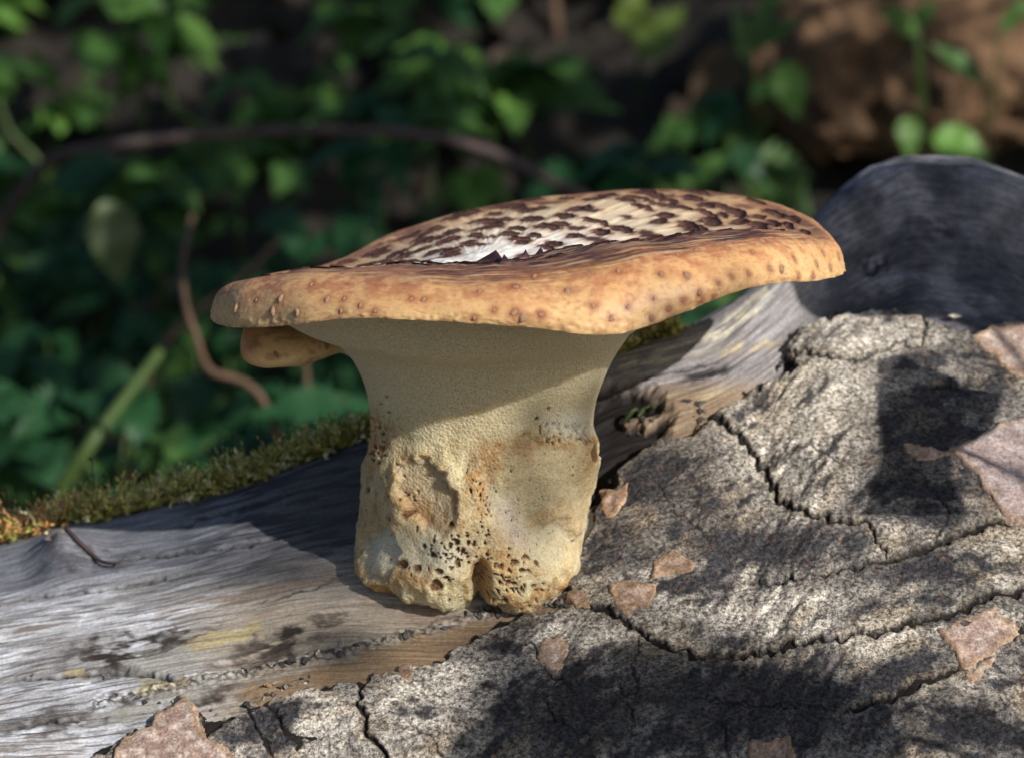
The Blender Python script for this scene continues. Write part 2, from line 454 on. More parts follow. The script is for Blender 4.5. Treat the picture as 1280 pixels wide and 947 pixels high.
# hollow beside the stem, ragged step where the bare wood strip ends
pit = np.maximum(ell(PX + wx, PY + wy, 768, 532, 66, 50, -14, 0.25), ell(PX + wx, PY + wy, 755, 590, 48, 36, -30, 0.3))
H -= 5.0 * pit * (0.9 + 0.12 * fbm(GU / 14, GV / 5, 9, 2))
ledge = ell(PX + wx, PY + wy, 808, 519, 22, 7, -10, 0.5); H += 3.0 * ledge
hole = ell(PX + wx, PY + wy, 992, 470, 20, 16, -20, 0.6); H -= 7 * hole
hole2 = ell(PX + wx, PY + wy, 1200, 428, 22, 14, 20, 0.6); H -= 5 * hole2
band_d, _ = seg_dist(PX + wx * 0.6, PY + wy * 0.6, [(120, 880), (200, 862), (300, 842), (380, 822), (450, 806), (520, 790), (590, 768), (640, 758)])
band = np.exp(-(band_d / 8) ** 2)
H += band * (0.9 * fbm(GU / 2.2, GV / 1.5, 11, 3) + 0.3)
kd = ell(PX, PY, 1092, 330, 20, 15, 0, 0.6); H -= 2.6 * kd * (0.6 + pn(GU / 3, GV / 3, 1))
kd2 = ell(PX + wx, PY + wy, 1175, 285, 24, 12, 10, 0.6); H -= 1.0 * kd2
H = H * (1 - 0.6 * under) + under * (1.3 + 0.5 * fbm(GU / 6, GV / 5, 13, 3))
WV = LV + LN * (H / 1000)[..., None]
# --- wood paint (wood's own bleach, stains and lichen, plus shade and sunlight painted in)
c = np.ones((nu, nv, 3)) * np.array([0.36, 0.345, 0.34])
n1 = fbm(GU / 40, GV / 12, 21, 4); n2 = fbm(GU / 20, GV / 3, 22, 4); n3 = fbm(GU / 9, GV / 5, 23, 4)
c = mix(c, (0.66, 0.665, 0.70), ss(-0.4, 0.25, n1) * (1 - ss(230, 420, PX)))
c = mix(c, (0.10, 0.082, 0.070), ss(0.05, 0.45, fbm(GU / 16, GV / 1.6, 25, 4) + 0.35 * n1) * 0.75)
tan_ = ss(620, 800, PY) * ss(180, 330, PX) * (1 - ss(560, 700, PX)) * 0.9
c = mix(c, (0.345, 0.285, 0.215), tan_)
c = mix(c, (0.26, 0.19, 0.145), ss(0.12, 0.55, n1 + 0.4 * n3) * (0.3 + 0.4 * ss(150, 350, PX)) * (1 - knobm) * ss(640, 760, PY))
strip = poly_sd(PX + wx, PY + wy, [(300, 868), (450, 815), (560, 785), (640, 765), (700, 755), (722, 770), (640, 792), (560, 832), (460, 856), (330, 892)])
c = mix(c, (0.25, 0.165, 0.092), ss(-6, 4, strip) * 0.85)
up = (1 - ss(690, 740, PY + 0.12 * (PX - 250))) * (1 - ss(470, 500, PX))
c = mix(c, (0.125, 0.133, 0.16), up * 0.85)  # bluish dark painted along the top where the cap's shadow lies
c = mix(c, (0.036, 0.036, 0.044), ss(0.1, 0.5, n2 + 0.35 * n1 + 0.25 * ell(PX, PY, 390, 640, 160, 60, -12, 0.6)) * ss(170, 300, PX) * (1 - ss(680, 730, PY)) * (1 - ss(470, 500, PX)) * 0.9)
c = mix(c, (0.07, 0.062, 0.06), ell(PX, PY, 420, 625, 90, 60, -20, 0.8) * 0.72)  # soft dark patch painted for the cap's shadow left of the stem
for cx, cy, rx, ry, a, s in [(150, 815, 70, 22, -6, 1.0), (330, 812, 60, 15, -14, 0.7), (365, 790, 40, 14, -18, 0.9), (210, 878, 90, 12, -10, 1.0), (330, 905, 40, 22, 0, 0.8), (110, 700, 60, 10, -4, 0.5), (60, 905, 60, 14, -4, 0.6),
                             (215, 800, 60, 15, -10, 0.8), (420, 770, 30, 8, -15, 0.6)]:
    c = mix(c, (0.045, 0.034, 0.028), ell(PX + wx * 2, PY + wy * 2, cx, cy, rx, ry, a, 0.6) * ss(-0.45, 0.1, n3 + 0.4 * n2) * min(1, s * 1.15))
for cx, cy, rx, ry, a in [(270, 797, 52, 9, -18), (300, 790, 30, 7, -15), (95, 842, 14, 4, 0), (200, 857, 40, 9, -12)]:
    c = mix(c, (0.40, 0.335, 0.19), ell(PX + wx, PY + wy, cx, cy, rx, ry, a, 0.3) * 0.85)
for cx, cy, rx, ry, a in [(205, 828, 48, 20, -8), (215, 876, 50, 9, -14), (160, 893, 26, 9, -18), (275, 850, 40, 7, -14)]:
    c = mix(c, (0.36, 0.345, 0.31), ell(PX + wx, PY + wy, cx, cy, rx, ry, a, 0.3) * 0.8)
c = mix(c, np.array([0.07, 0.06, 0.052]), band * ss(-0.1, 0.25, pn(GU / 1.8, GV / 1.6, 31)) * 0.95)
c = mix(c, np.array([0.42, 0.40, 0.36]), band * ss(0.18, 0.45, pn(GU / 2.4, GV / 2.0, 33)) * 0.8)
right = ss(700, 760, PX) * (1 - ss(470, 500, PY - 0.15 * (PX - 760)))
c = mix(c, (0.265, 0.245, 0.255), right * (1 - knobm) * 0.8)
c = mix(c, (0.38, 0.375, 0.40), right * (1 - knobm) * ss(0.0, 0.5, n2) * 0.8)
c = mix(c, (0.31, 0.215, 0.135), ss(730, 780, PX) * ss(465, 500, PY) * (1 - ss(600, 640, PY)) * 0.85)
c = mix(c, (0.44, 0.36, 0.24), ss(800, 830, PX) * ss(480, 500, PY) * (1 - ss(600, 640, PY)) * ss(0.1, 0.5, n2) * 0.7)
st_d, _ = seg_dist(PX + wx, PY + wy, [(760, 462), (830, 445), (880, 425), (925, 398), (952, 372), (968, 350)])
c = mix(c, (0.62, 0.57, 0.44), np.exp(-(st_d / 9) ** 2) * ss(-0.25, 0.2, n3 + 0.3 * n2) * 0.9)  # cream wood streak, painted brighter along the sunlit edge
st_d, _ = seg_dist(PX + wx, PY + wy, [(905, 440), (960, 432), (995, 430)])
c = mix(c, (0.55, 0.46, 0.30), np.exp(-(st_d / 7) ** 2) * ss(-0.2, 0.2, n3) * 0.8)
c = mix(c, (0.011, 0.009, 0.010), np.clip(pit * 1.3, 0, 1) * (1 - ledge) * 0.98)  # hollow blackened to paint in the cap's cast shadow
c = mix(c, (0.06, 0.055, 0.06), ell(PX + wx, PY + wy, 885, 468, 36, 7, -13, 0.4) * 0.75)  # thin cast shadow painted on the wood
kc = np.ones_like(c) * np.array([0.16, 0.157, 0.175])
kc = mix(kc, (0.27, 0.26, 0.285), 0.85 * ss(-0.5, 0.9, fbm(LV[..., 0] * 40, LV[..., 1] * 40, LV[..., 2] * 40, 4) + 0.5 * (1 - ss(205, 265, PY - 0.1 * abs(PX - 1150)))))  # blotchy grey, painted lighter towards the sky-lit top
kc = mix(kc, (0.05, 0.05, 0.062), 0.85 * ss(-0.5, 0.8, fbm(LV[..., 0] * 55 + 7, LV[..., 1] * 55, LV[..., 2] * 55, 4) + 0.35 * ss(260, 330, PY)))  # knob front painted darker, its shade put into the colour
kc = kc * (1 + 0.35 * fbm(GU / 14, GV / 1.8, 47, 4) + 0.3 * fbm(GU / 4, GV / 3, 48, 3))[..., None]
kc = mix(kc, (0.022, 0.021, 0.026), np.maximum(kd, 0.8 * kd2) * ss(-0.4, 0.2, n3))
c = mix(c, kc, ss(950, 1030, PX - 0.35 * (PY - 300)) * (1 - ss(425, 445, PY)))
c = mix(c, (0.018, 0.014, 0.012), np.clip(under + hole + hole2 * 0.9, 0, 1))  # under-bark wood and holes painted dark so the cracks look dark
c = mix(c, (0.03, 0.027, 0.026), lines * 0.9)
stubc = ell(PX, PY, 82, 676, 14, 10, 0, 0.5); c = mix(c, (0.33, 0.27, 0.21), stubc)
gv_attr = np.stack([GU / 22, GV / 1.6, np.zeros_like(GU)], -1)

log = thing('fallen_log', 'weathered grey fallen log with cracked bark and a rounded knob, carrying the mushroom', 'log', (0.0, 0.0, 0.0))
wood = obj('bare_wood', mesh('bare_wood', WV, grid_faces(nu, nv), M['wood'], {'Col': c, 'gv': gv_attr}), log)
# end faces of the log
for side in (0, -1):
    ring = WV[side]
    cen = ring.mean(0)
    V = np.concatenate([ring, [cen]]); n = len(ring)
    F = np.stack([np.arange(n - 1), np.arange(1, n), np.full(n - 1, n)], -1)
    obj('cut_end', mesh('cut_end', V, F, M['wood'], {'Col': np.ones((n + 1, 3)) * 0.2, 'gv': np.zeros((n + 1, 3))}), log)

# --- bark plates and flakes: each a separate slab on the log face
def slab(name, poly, thick, low, matl, paint, parent, jag=1.0, cracks=(), rough_amp=1.0, edge=4.5, curl=0.0):
    poly = np.asarray(poly, float)
    x0, y0 = poly.min(0) - 14; x1, y1 = poly.max(0) + 14
    m = (PX > x0) & (PX < x1) & (PY > y0) & (PY < y1) & (v_d[None] > 3.6) & (v_d[None] < 8.9)
    ii = np.where(m.any(1))[0]; jj = np.where(m.any(0))[0]
    i0, i1, j0, j1 = ii[0], ii[-1] + 1, jj[0], jj[-1] + 1
    s = np.s_[i0:i1, j0:j1]
    px, py, gu, gvv = PX[s], PY[s], GU[s], GV[s]
    jx = jag * (7 * fbm(gu / 7, gvv / 7, 51, 2) + 2.2 * fbm(gu / 2.2, gvv / 2.2, 53, 2))
    jy = jag * (7 * fbm(gu / 7, gvv / 7, 57, 2) + 2.2 * fbm(gu / 2.2, gvv / 2.2, 59, 2))
    sd = poly_sd(px + jx, py + jy, poly)
    keep = sd > -9
    rel = rough_amp * (1.0 * fbm(gu / 16, gvv / 10, 61, 3) + 0.17 * fbm(gu / 4.0, gvv / 2.6, 63, 3) + 0.10 * pn(gu / 0.95, gvv / 0.95, 65))
    h = low + (thick - low) * ss(-6.5, edge - 4, sd) + rel * ss(0, 10, sd) + curl * np.exp(-np.clip(sd, 0, None) / 9)
    cr = np.zeros_like(h)
    for pl, w, dep in cracks:
        d, pos = seg_dist(px + jx * 0.9, py + jy * 0.9, pl)
        f = np.exp(-(d / w) ** 2) * np.clip(np.sin(np.clip(pos, 0.03, 0.97) * math.pi) * 2.2, 0, 1)
        h -= dep * f; cr = np.maximum(cr, f)
    V = LV[s] + LN[s] * (h / 1000)[..., None]
    colr = paint(px, py, gu, gvv, sd, cr)
    F = grid_faces(*h.shape)
    kf = keep.ravel()[F].all(1)
    F = F[kf]
    used, inv = np.unique(F, return_inverse=True)
    F = inv.reshape(F.shape)
    me = mesh(name, V.reshape(-1, 3)[used], F, matl, {'Col': colr.reshape(-1, 3)[used]})
    return obj(name, me, parent)
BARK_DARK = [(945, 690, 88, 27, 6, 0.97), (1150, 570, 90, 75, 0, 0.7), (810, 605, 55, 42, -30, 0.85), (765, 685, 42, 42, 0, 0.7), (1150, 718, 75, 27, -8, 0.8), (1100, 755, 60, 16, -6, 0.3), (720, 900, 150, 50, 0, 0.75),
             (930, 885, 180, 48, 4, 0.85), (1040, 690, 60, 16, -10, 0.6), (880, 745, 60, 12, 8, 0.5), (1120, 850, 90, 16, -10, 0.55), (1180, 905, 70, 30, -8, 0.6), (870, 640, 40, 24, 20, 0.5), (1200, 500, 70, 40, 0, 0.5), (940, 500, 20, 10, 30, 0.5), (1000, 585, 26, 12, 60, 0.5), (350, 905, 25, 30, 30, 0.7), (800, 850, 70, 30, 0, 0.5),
             (790, 760, 50, 14, 20, 0.4), (1245, 430, 60, 30, 0, 0.6)]  # bark's own dark patches, some repeating the leaf shadows in colour
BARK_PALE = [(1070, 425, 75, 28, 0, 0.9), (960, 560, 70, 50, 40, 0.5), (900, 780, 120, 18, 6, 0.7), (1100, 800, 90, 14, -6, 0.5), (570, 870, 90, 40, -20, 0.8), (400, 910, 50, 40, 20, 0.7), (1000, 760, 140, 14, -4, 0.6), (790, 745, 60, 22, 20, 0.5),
             (1230, 700, 60, 14, -20, 0.5), (1030, 530, 62, 90, 10, 0.75), (700, 800, 90, 26, -10, 0.6), (1200, 880, 60, 14, -20, 0.4)]  # bark's own pale patches, one also painting in the sunlit area
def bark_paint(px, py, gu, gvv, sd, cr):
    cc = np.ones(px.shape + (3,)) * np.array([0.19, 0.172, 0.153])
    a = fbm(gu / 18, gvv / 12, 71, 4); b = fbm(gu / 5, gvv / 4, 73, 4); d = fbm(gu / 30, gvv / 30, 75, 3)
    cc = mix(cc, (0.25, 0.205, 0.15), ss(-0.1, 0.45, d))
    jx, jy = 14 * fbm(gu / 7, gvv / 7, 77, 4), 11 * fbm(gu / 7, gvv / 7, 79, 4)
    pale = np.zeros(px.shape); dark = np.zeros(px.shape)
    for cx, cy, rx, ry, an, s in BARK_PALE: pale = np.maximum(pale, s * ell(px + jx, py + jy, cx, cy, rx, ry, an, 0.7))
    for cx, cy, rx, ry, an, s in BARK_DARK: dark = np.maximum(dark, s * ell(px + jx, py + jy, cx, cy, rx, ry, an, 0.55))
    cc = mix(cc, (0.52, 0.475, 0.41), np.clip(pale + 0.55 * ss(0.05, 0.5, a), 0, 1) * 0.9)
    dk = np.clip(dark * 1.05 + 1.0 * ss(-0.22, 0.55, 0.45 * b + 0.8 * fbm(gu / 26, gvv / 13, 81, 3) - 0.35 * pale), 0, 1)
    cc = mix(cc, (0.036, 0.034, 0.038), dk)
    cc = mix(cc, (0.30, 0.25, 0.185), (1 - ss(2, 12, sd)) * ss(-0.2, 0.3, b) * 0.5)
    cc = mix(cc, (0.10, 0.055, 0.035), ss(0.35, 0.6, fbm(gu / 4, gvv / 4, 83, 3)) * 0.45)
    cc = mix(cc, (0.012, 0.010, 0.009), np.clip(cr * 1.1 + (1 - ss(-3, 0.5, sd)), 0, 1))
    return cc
main_crack = [(722, 764), (765, 772), (800, 795), (830, 815), (872, 829), (935, 826), (1020, 806), (1100, 796), (1180, 777), (1232, 752), (1300, 735)]
crack4 = [(890, 728), (970, 736), (1040, 722), (1110, 706), (1165, 690), (1220, 666), (1262, 660), (1300, 655)]
crack3 = [(895, 530), (920, 548), (940, 575), (962, 605), (975, 632), (1000, 645), (1040, 658)]
low_crack = [(1060, 892), (1110, 880), (1150, 862), (1195, 842), (1240, 812), (1300, 775)]
fine = [([(1150, 490), (1190, 492), (1230, 484), (1265, 470)], 2.2, 1.6), ([(920, 540), (935, 545), (950, 532)], 1.6, 1.0), ([(1040, 658), (1060, 662), (1090, 655)], 1.5, 0.8),
        ([(1160, 700), (1190, 650), (1150, 600)], 1.2, 0.4), ([(655, 800), (672, 820), (690, 850), (720, 870)], 1.6, 1.0), ([(860, 880), (960, 890), (1060, 892)], 1.6, 0.8), ([(680, 880), (700, 910), (740, 930)], 1.4, 0.7),
        ([(900, 905), (905, 930), (915, 960)], 1.4, 0.6), ([(505, 905), (540, 925), (560, 955)], 1.6, 0.8), ([(330, 880), (352, 905), (380, 950)], 2.0, 1.4), ([(310, 890), (322, 915), (345, 950)], 2.0, 1.2),
        ([(820, 610), (850, 650), (900, 690)], 1.2, 0.4), ([(1000, 560), (1060, 590), (1090, 590)], 1.2, 0.5), ([(800, 795), (795, 840), (800, 900)], 1.2, 0.5), ([(770, 850), (790, 890), (785, 940)], 1.2, 0.5), ([(1140, 880), (1200, 905), (1290, 880)], 1.3, 0.5)]
plates = {
 'top': ([(1002, 424), (1040, 404), (1100, 400), (1150, 404), (1150, 440), (1118, 436), (1088, 452), (1062, 458), (1020, 448), (990, 446)], 5.5, 'pale rough bark ridge at the top edge below the knob', []),
 'upper': ([(990, 452), (1022, 454), (1062, 463), (1090, 456), (1120, 440), (1155, 444), (1155, 404), (1195, 426), (1240, 418), (1335, 424), (1335, 650), (1262, 655), (1216, 662), (1162, 686), (1108, 701), (1090, 660), (1042, 652), (1000, 640),
            (978, 628), (966, 603), (943, 572), (922, 544), (897, 524), (906, 514), (965, 486), (1003, 468)], 4.5, None, fine),
 'middle_left': ([(892, 534), (914, 552), (934, 578), (956, 608), (970, 636), (998, 650), (1040, 663), (1084, 664), (1106, 706), (1166, 692), (1222, 671), (1264, 665), (1335, 656),
                  (1335, 722), (1232, 747), (1180, 772), (1100, 791), (1020, 801), (935, 821), (874, 824), (832, 810), (802, 790), (768, 767), (722, 758), (716, 735), (728, 695), (748, 645), (770, 612), (790, 582), (822, 560), (868, 552)], 4.0, None,
                 fine + [(crack4, 2.4, 2.0)]),
 'lower': ([(722, 769), (764, 777), (798, 800), (828, 820), (870, 834), (935, 831), (1020, 811), (1100, 801), (1182, 782), (1234, 758), (1335, 738), (1335, 760), (1238, 808), (1193, 838), (1148, 857), (1108, 875), (1060, 888), (1050, 900), (1108, 886), (1152, 868),
            (1197, 848), (1242, 818), (1335, 775), (1335, 1050), (500, 1050), (484, 945), (462, 912), (453, 868), (470, 850), (556, 832), (600, 803), (650, 780)], 3.6, None, fine + [(low_crack, 2.2, 1.8)]),
 'left': ([(444, 862), (452, 914), (474, 948), (490, 1050), (300, 1050), (262, 925), (300, 902), (345, 880), (380, 868)], 3.0, None, fine),
 'far_left': ([(252, 900), (246, 935), (280, 1050), (-50, 1060), (-50, 1015), (90, 975), (140, 940), (200, 905)], 2.2, None, []),
}
for k, (poly, th, lab, cr) in plates.items():
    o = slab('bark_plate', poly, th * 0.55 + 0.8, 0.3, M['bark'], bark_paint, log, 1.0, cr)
    if lab: o['label'] = lab
def flake_paint(c1, c2):
    def f(px, py, gu, gvv, sd, cr):
        a = fbm(gu / 5, gvv / 4, 91, 4)
        cc = np.ones(px.shape + (3,)) * np.array(c1)
        cc = mix(cc, c2, ss(-0.2, 0.5, a))
        cc = mix(cc, np.array(c1) * 0.4, ss(0.25, 0.5, fbm(gu / 2, gvv / 2, 93, 3)) * 0.5)
        cc = mix(cc, (0.30, 0.19, 0.09), (1 - ss(1, 6, sd)) * 0.5)
        return mix(cc, (0.05, 0.03, 0.02), cr)
    return f
pink = flake_paint((0.36, 0.25, 0.205), (0.50, 0.40, 0.34)); grey_pink = flake_paint((0.36, 0.275, 0.255), (0.43, 0.36, 0.345)); brown = flake_paint((0.30, 0.20, 0.15), (0.43, 0.31, 0.25))
flakes = [
 ([(1215, 430), (1245, 419), (1340, 408), (1340, 500), (1285, 484), (1258, 470), (1232, 448)], 5.9, pink, 0.6),
 ([(1188, 572), (1215, 560), (1250, 540), (1340, 528), (1340, 680), (1278, 662), (1255, 652), (1236, 625), (1212, 592)], 6.6, grey_pink, 0.5),
 ([(1174, 797), (1238, 768), (1266, 795), (1240, 824), (1205, 842), (1196, 822)], 4.8, pink, 0.6),
 ([(1208, 852), (1242, 828), (1236, 842), (1215, 858)], 4.6, pink, 0.5),
 ([(818, 712), (842, 699), (868, 712), (864, 726), (838, 722), (818, 728)], 5.0, brown, 0.6),
 ([(767, 740), (790, 735), (816, 742), (813, 768), (794, 764), (786, 777), (772, 764)], 5.0, brown, 0.6),
 ([(676, 812), (700, 806), (716, 826), (697, 848), (678, 838)], 4.5, pink, 0.6),
 ([(148, 940), (190, 914), (228, 882), (240, 890), (252, 925), (275, 940), (296, 952), (300, 1040), (130, 1040)], 4.2, pink, 0.8),
 ([(757, 620), (770, 624), (786, 612), (782, 632), (768, 655), (758, 650)], 5.0, brown, 0.9),
 ([(1130, 565), (1152, 571), (1188, 575), (1170, 583), (1140, 580)], 5.4, pink, 0.8),
 ([(500, 843), (510, 840), (514, 852), (504, 858)], 4.4, brown, 0.3),
 ([(938, 936), (985, 930), (992, 960), (940, 962)], 4.4, brown, 0.6),
 ([(712, 748), (724, 744), (736, 758), (722, 768)], 4.6, brown, 0.5)]
for poly, th, pf, jg in flakes:
    slab('bark_flake', poly, th * 0.55 + 0.42, 1.0, M['flake'], pf, log, jg, (), 0.6, 3.0, 0.3)

def log_point(px, py):
    i = int(np.argmin(abs(u_d - px)))
    d = (PX[i] - px) ** 2 + (PY[i] - py) ** 2 + np.where((v_d < 3.9) | (v_d > 9), 1e9, 0)
    k = (i, int(np.argmin(d)))
    return WV[k], LN[k]
# thorn-like stub and thin root on the left
p0, n0 = log_point(84, 684)
tipz = at(83, 666, p0[1] - 0.002)
sx = 0.0030
V = [p0 + np.array(q) for q in [(-sx*1.6, -0.003, -0.002), (sx*1.4, -0.0035, -0.002), (sx*1.8, 0.003, -0.002), (-sx*1.5, 0.003, -0.002)]] + [tipz + np.array(q) for q in [(-sx*.9, -0.001, -0.0012), (sx*.5, -0.0014, -0.0002), (sx*.9, 0.001, -0.001), (-sx*.5, 0.001, 0.0006)]]
F = np.array([[0, 1, 5, 4], [1, 2, 6, 5], [2, 3, 7, 6], [3, 0, 4, 7], [4, 5, 6, 7]])
stub_me = mesh('branch_stub', np.array(V), F, M['wood'], {'Col': np.ones((8, 3)) * np.array([0.30, 0.235, 0.175]), 'gv': np.array(V) * 300}, False)
obj('branch_stub', stub_me, log)
rp = [log_point(x, y) for x, y in [(90, 680), (100, 690), (115, 697), (126, 703), (138, 709), (152, 710), (160, 706)]]
path = catmull(np.array([p + n * h for (p, n), h in zip(rp, [0.001, 0.0012, 0.001, 0.0015, 0.002, 0.002, 0.004])]), np.linspace(0, 6, 24))
obj('rootlet', tube(path, np.linspace(0.0009, 0.0003, 24), 6, M['cane'], 'rootlet'), log)

# crumbs of bark: lumps sitting in the groove and round the foot of the mushroom (too many and small to count)
def rock(c, r, seed):
    r_ = np.random.default_rng(seed)
    a = np.array([[1,0,0],[-1,0,0],[0,1,0],[0,-1,0],[0,0,1],[0,0,-1],[.6,.6,.5],[-.6,.6,.5],[.6,-.6,.5],[-.6,-.6,.5]], float)
    V = a * (0.6 + 0.8 * r_.random((10, 1))) * r * (0.5 + r_.random(3))
    return c + V
RF = np.array([[6,4,0],[0,8,6],[8,4,6],[7,2,6],[6,2,0],[7,4,9],[9,1,7],[1,2,7],[8,3,9],[9,4,8],[8,0,3],[9,3,1],[4,7,6],[4,8,4],[5,0,2],[5,2,1],[5,1,3],[5,3,0]])
def rocks(name, pts, sizes, cols, parent):
    V, F, C = [], [], []
    for k, (p, s, cc) in enumerate(zip(pts, sizes, cols)):
        V.append(rock(p, s, k)); F.append(RF + 10 * k); C.append(np.tile(cc, (10, 1)))
    o = obj(name, mesh(name, np.concatenate(V), np.concatenate(F), M['crumb'], {'Col': np.concatenate(C)}, False), parent)
    o['kind'] = 'stuff'
    return o
pts, sz, cl = [], [], []
pal = np.array([[0.05, 0.045, 0.04], [0.20, 0.18, 0.15], [0.34, 0.31, 0.26], [0.16, 0.10, 0.06], [0.09, 0.08, 0.075]])
def scatter(poly, n, spread, smin, smax, w):
    poly = np.array(poly, float)
    for _ in range(n):
        t = random.random() * (len(poly) - 1); k = int(t); q = poly[k] + (poly[min(k+1, len(poly)-1)] - poly[k]) * (t - k)
        p, nn = log_point(q[0] + random.gauss(0, spread), q[1] + random.gauss(0, spread * 0.6))
        s = random.uniform(smin, smax) ** 1.0
        pts.append(p - nn * s * 0.25); sz.append(s); cl.append(pal[random.choices(range(5), w)[0]] * random.uniform(0.7, 1.3))
scatter([(300, 838), (380, 822), (450, 806), (520, 790), (590, 768), (645, 757)], 34, 5.5, 0.0004, 0.0017, [4, 3, 2, 1, 4])
scatter([(590, 765), (650, 757), (700, 752), (720, 760)], 60, 7, 0.0006, 0.0022, [5, 2, 1, 2, 5])
scatter([(300, 890), (340, 868), (385, 850)], 18, 5, 0.0006, 0.0016, [5, 2, 2, 1, 4])
scatter([(865, 500), (880, 525), (872, 550)], 28, 6, 0.0006, 0.0018, [4, 2, 0, 2, 4])
scatter([(775, 520), (800, 524), (822, 520)], 12, 5, 0.0006, 0.0018, [2, 3, 2, 3, 2])
scatter([(985, 455), (1000, 480)], 26, 7, 0.0006, 0.0016, [4, 2, 0, 3, 4])
scatter([(30, 850), (140, 845), (200, 880), (300, 900)], 16, 8, 0.0005, 0.0012, [4, 2, 2, 1, 4])
rocks('bark_crumbs', pts, sz, cl, log)

# ------------------------------------------------------------------ the mushroom
# (photo px, py, depth mm) rings of the cap: rounded crest and outer lower edge; order: right, back, left, front
E = [(1056, 336, 4), (1040, 318, 40), (1000, 300, 66), (930, 285, 88), (800, 276, 100), (640, 292, 98), (500, 330, 84), (400, 366, 60), (310, 388, 28), (264, 392, -4), (286, 404, -32), (350, 403, -54),
     (440, 394, -70), (540, 397, -79), (650, 403, -84), (760, 411, -84), (840, 390, -77), (910, 363, -66), (970, 349, -50), (1022, 346, -26)]
C = [(1026, 296, 4), (1004, 276, 34), (958, 256, 56), (896, 242, 74), (800, 236, 82), (650, 253, 80), (530, 280, 70), (440, 322, 50), (352, 342, 22), (304, 352, -4), (322, 346, -22), (375, 340, -36),
     (450, 336, -48), (550, 335, -55), (650, 331, -59), (740, 316, -59), (806, 303, -54), (868, 295, -46), (930, 289, -34), (985, 288, -16)]
Ew = at(*[np.array(E)[:, k] for k in (0, 1)], np.array(E)[:, 2] / 1000)
Cw = at(*[np.array(C)[:, k] for k in (0, 1)], np.array(C)[:, 2] / 1000)
O = at(592, 326, -0.004)
NR = len(E)
NW, NI, NM = 900, 150, 64
w = np.linspace(0, NR, NW, endpoint=False)
Ec = catmull(Ew, w, True); Cc = catmull(Cw, w, True)
def cap_surface(s, Ecv, Ccv):
    """s in 0..1 inside the crest, 1..2 over the rolled margin"""
    s = np.asarray(s)
    q = np.clip(s, 0, 1)[..., None]
    P = O + (Ccv - O) * np.concatenate([q, q, np.zeros_like(q)], -1)
    P[..., 2] = O[2] + (Ccv[..., 2] - O[2]) * (0.25 * q[..., 0] + 0.75 * q[..., 0] ** 2 * (3 - 2 * q[..., 0]))
    t = (np.clip(s - 1, 0, 1) * math.pi / 2 * 1.06)[..., None]
    hx = np.sin(t); hz = 1 - np.cos(np.minimum(t, math.pi / 2 * 1.06))
    d = Ecv - Ccv
    P = P + d * np.concatenate([hx, hx, hz], -1)
    return P
sv = np.concatenate([np.linspace(0, 1, NI, endpoint=False), np.linspace(1, 2, NM)])
SV, _ = np.meshgrid(sv, w, indexing='ij')
CV = cap_surface(SV, np.broadcast_to(Ec, (len(sv), NW, 3)), np.broadcast_to(Cc, (len(sv), NW, 3)))
dx, dy = (CV[..., 0] - O[0]) * 1000, (CV[..., 1] - O[1]) * 1000
RAD, ANG = np.hypot(dx, dy), np.arctan2(dy, dx)
CN = grid_normals(CV)
du = np.roll(CV, -1, 1) - np.roll(CV, 1, 1); dv = np.gradient(CV, axis=0)
CN = np.cross(dv, du); CN /= np.linalg.norm(CN, axis=-1, keepdims=True) + 1e-12
if CN[NI // 2, 0, 2] < 0: CN = -CN
ca, sa = np.cos(ANG), np.sin(ANG)
wav = ss(0.45, 1.0, SV) * (1 - ss(1.9, 2.0, SV))
hC = wav * (0.8 * pn(ca * 4, sa * 4, SV * 1.5) + 0.5 * pn(dx / 14, dy / 14, 4)) + 0.5 * (1 - wav) * fbm(dx / 9, dy / 9, 6, 3)
rug = ss(0.10, 0.30, SV) * (1 - ss(0.85, 1.15, SV))
hC += ss(1.0, 1.2, SV) * (0.10 * fbm(dx / 2.2, dy / 2.2, SV * 14, 3) + 0.28 * ss(1.75, 1.95, SV) * ss(0.15, 0.5, pn(dx / 1.6, dy / 1.6, SV * 20)))
hC += 0.35 * rug * pn(ANG * 26, RAD / 26, 2)
hC += 0.9 * (1 - ss(0.0, 0.35, SV)) * fbm(dx / 6, dy / 6, 16, 2)
CV = CV + CN * (hC / 1000)[..., None]
CPX, CPY, CPZ = proj(CV)
# paint
strk = pn(ANG * 55, RAD / 12, 3.3); strk2 = pn(ANG * 120, RAD / 8, 5.3)
cc = np.ones(CV.shape) * np.array([0.78, 0.63, 0.44])
cc = mix(cc, (0.86, 0.80, 0.73), (1 - ss(0.20, 0.60, SV + 0.16 * strk)))
cc = mix(cc, (0.60, 0.39, 0.20), ss(0.55, 0.95, SV + 0.15 * strk))
tint = ss(0.97, 1.22, SV)
cc = mix(cc, (0.60, 0.345, 0.155), tint)
cc = mix(cc, (0.68, 0.455, 0.22), ss(1.4, 1.95, SV + 0.2 * pn(ca * 8, sa * 8, 1)) * 0.85)
mot = fbm(dx / 5, dy / 5, SV * 6, 3)
mot2 = fbm(dx / 11, dy / 11, SV * 3, 3)
fade = ss(0.7, 1.0, SV) * (1 - 0.75 * ss(1.35, 1.85, SV))
cc = mix(cc, (0.40, 0.155, 0.075), ss(-0.30, 0.65, mot + 0.45 * mot2) * fade * 0.8)
cc = mix(cc, (0.30, 0.105, 0.065), ss(0.1, 0.55, fbm(dx / 3.2, dy / 3.2, SV * 9, 3) + 0.3 * mot2) * ss(0.8, 1.0, SV) * (1 - ss(1.3, 1.75, SV)) * 0.55)
cc = mix(cc, (0.30, 0.10, 0.05), ss(0.28, 0.5, fbm(dx / 1.7, dy / 1.7, SV * 22, 2)) * ss(1.0, 1.2, SV) * 0.35)
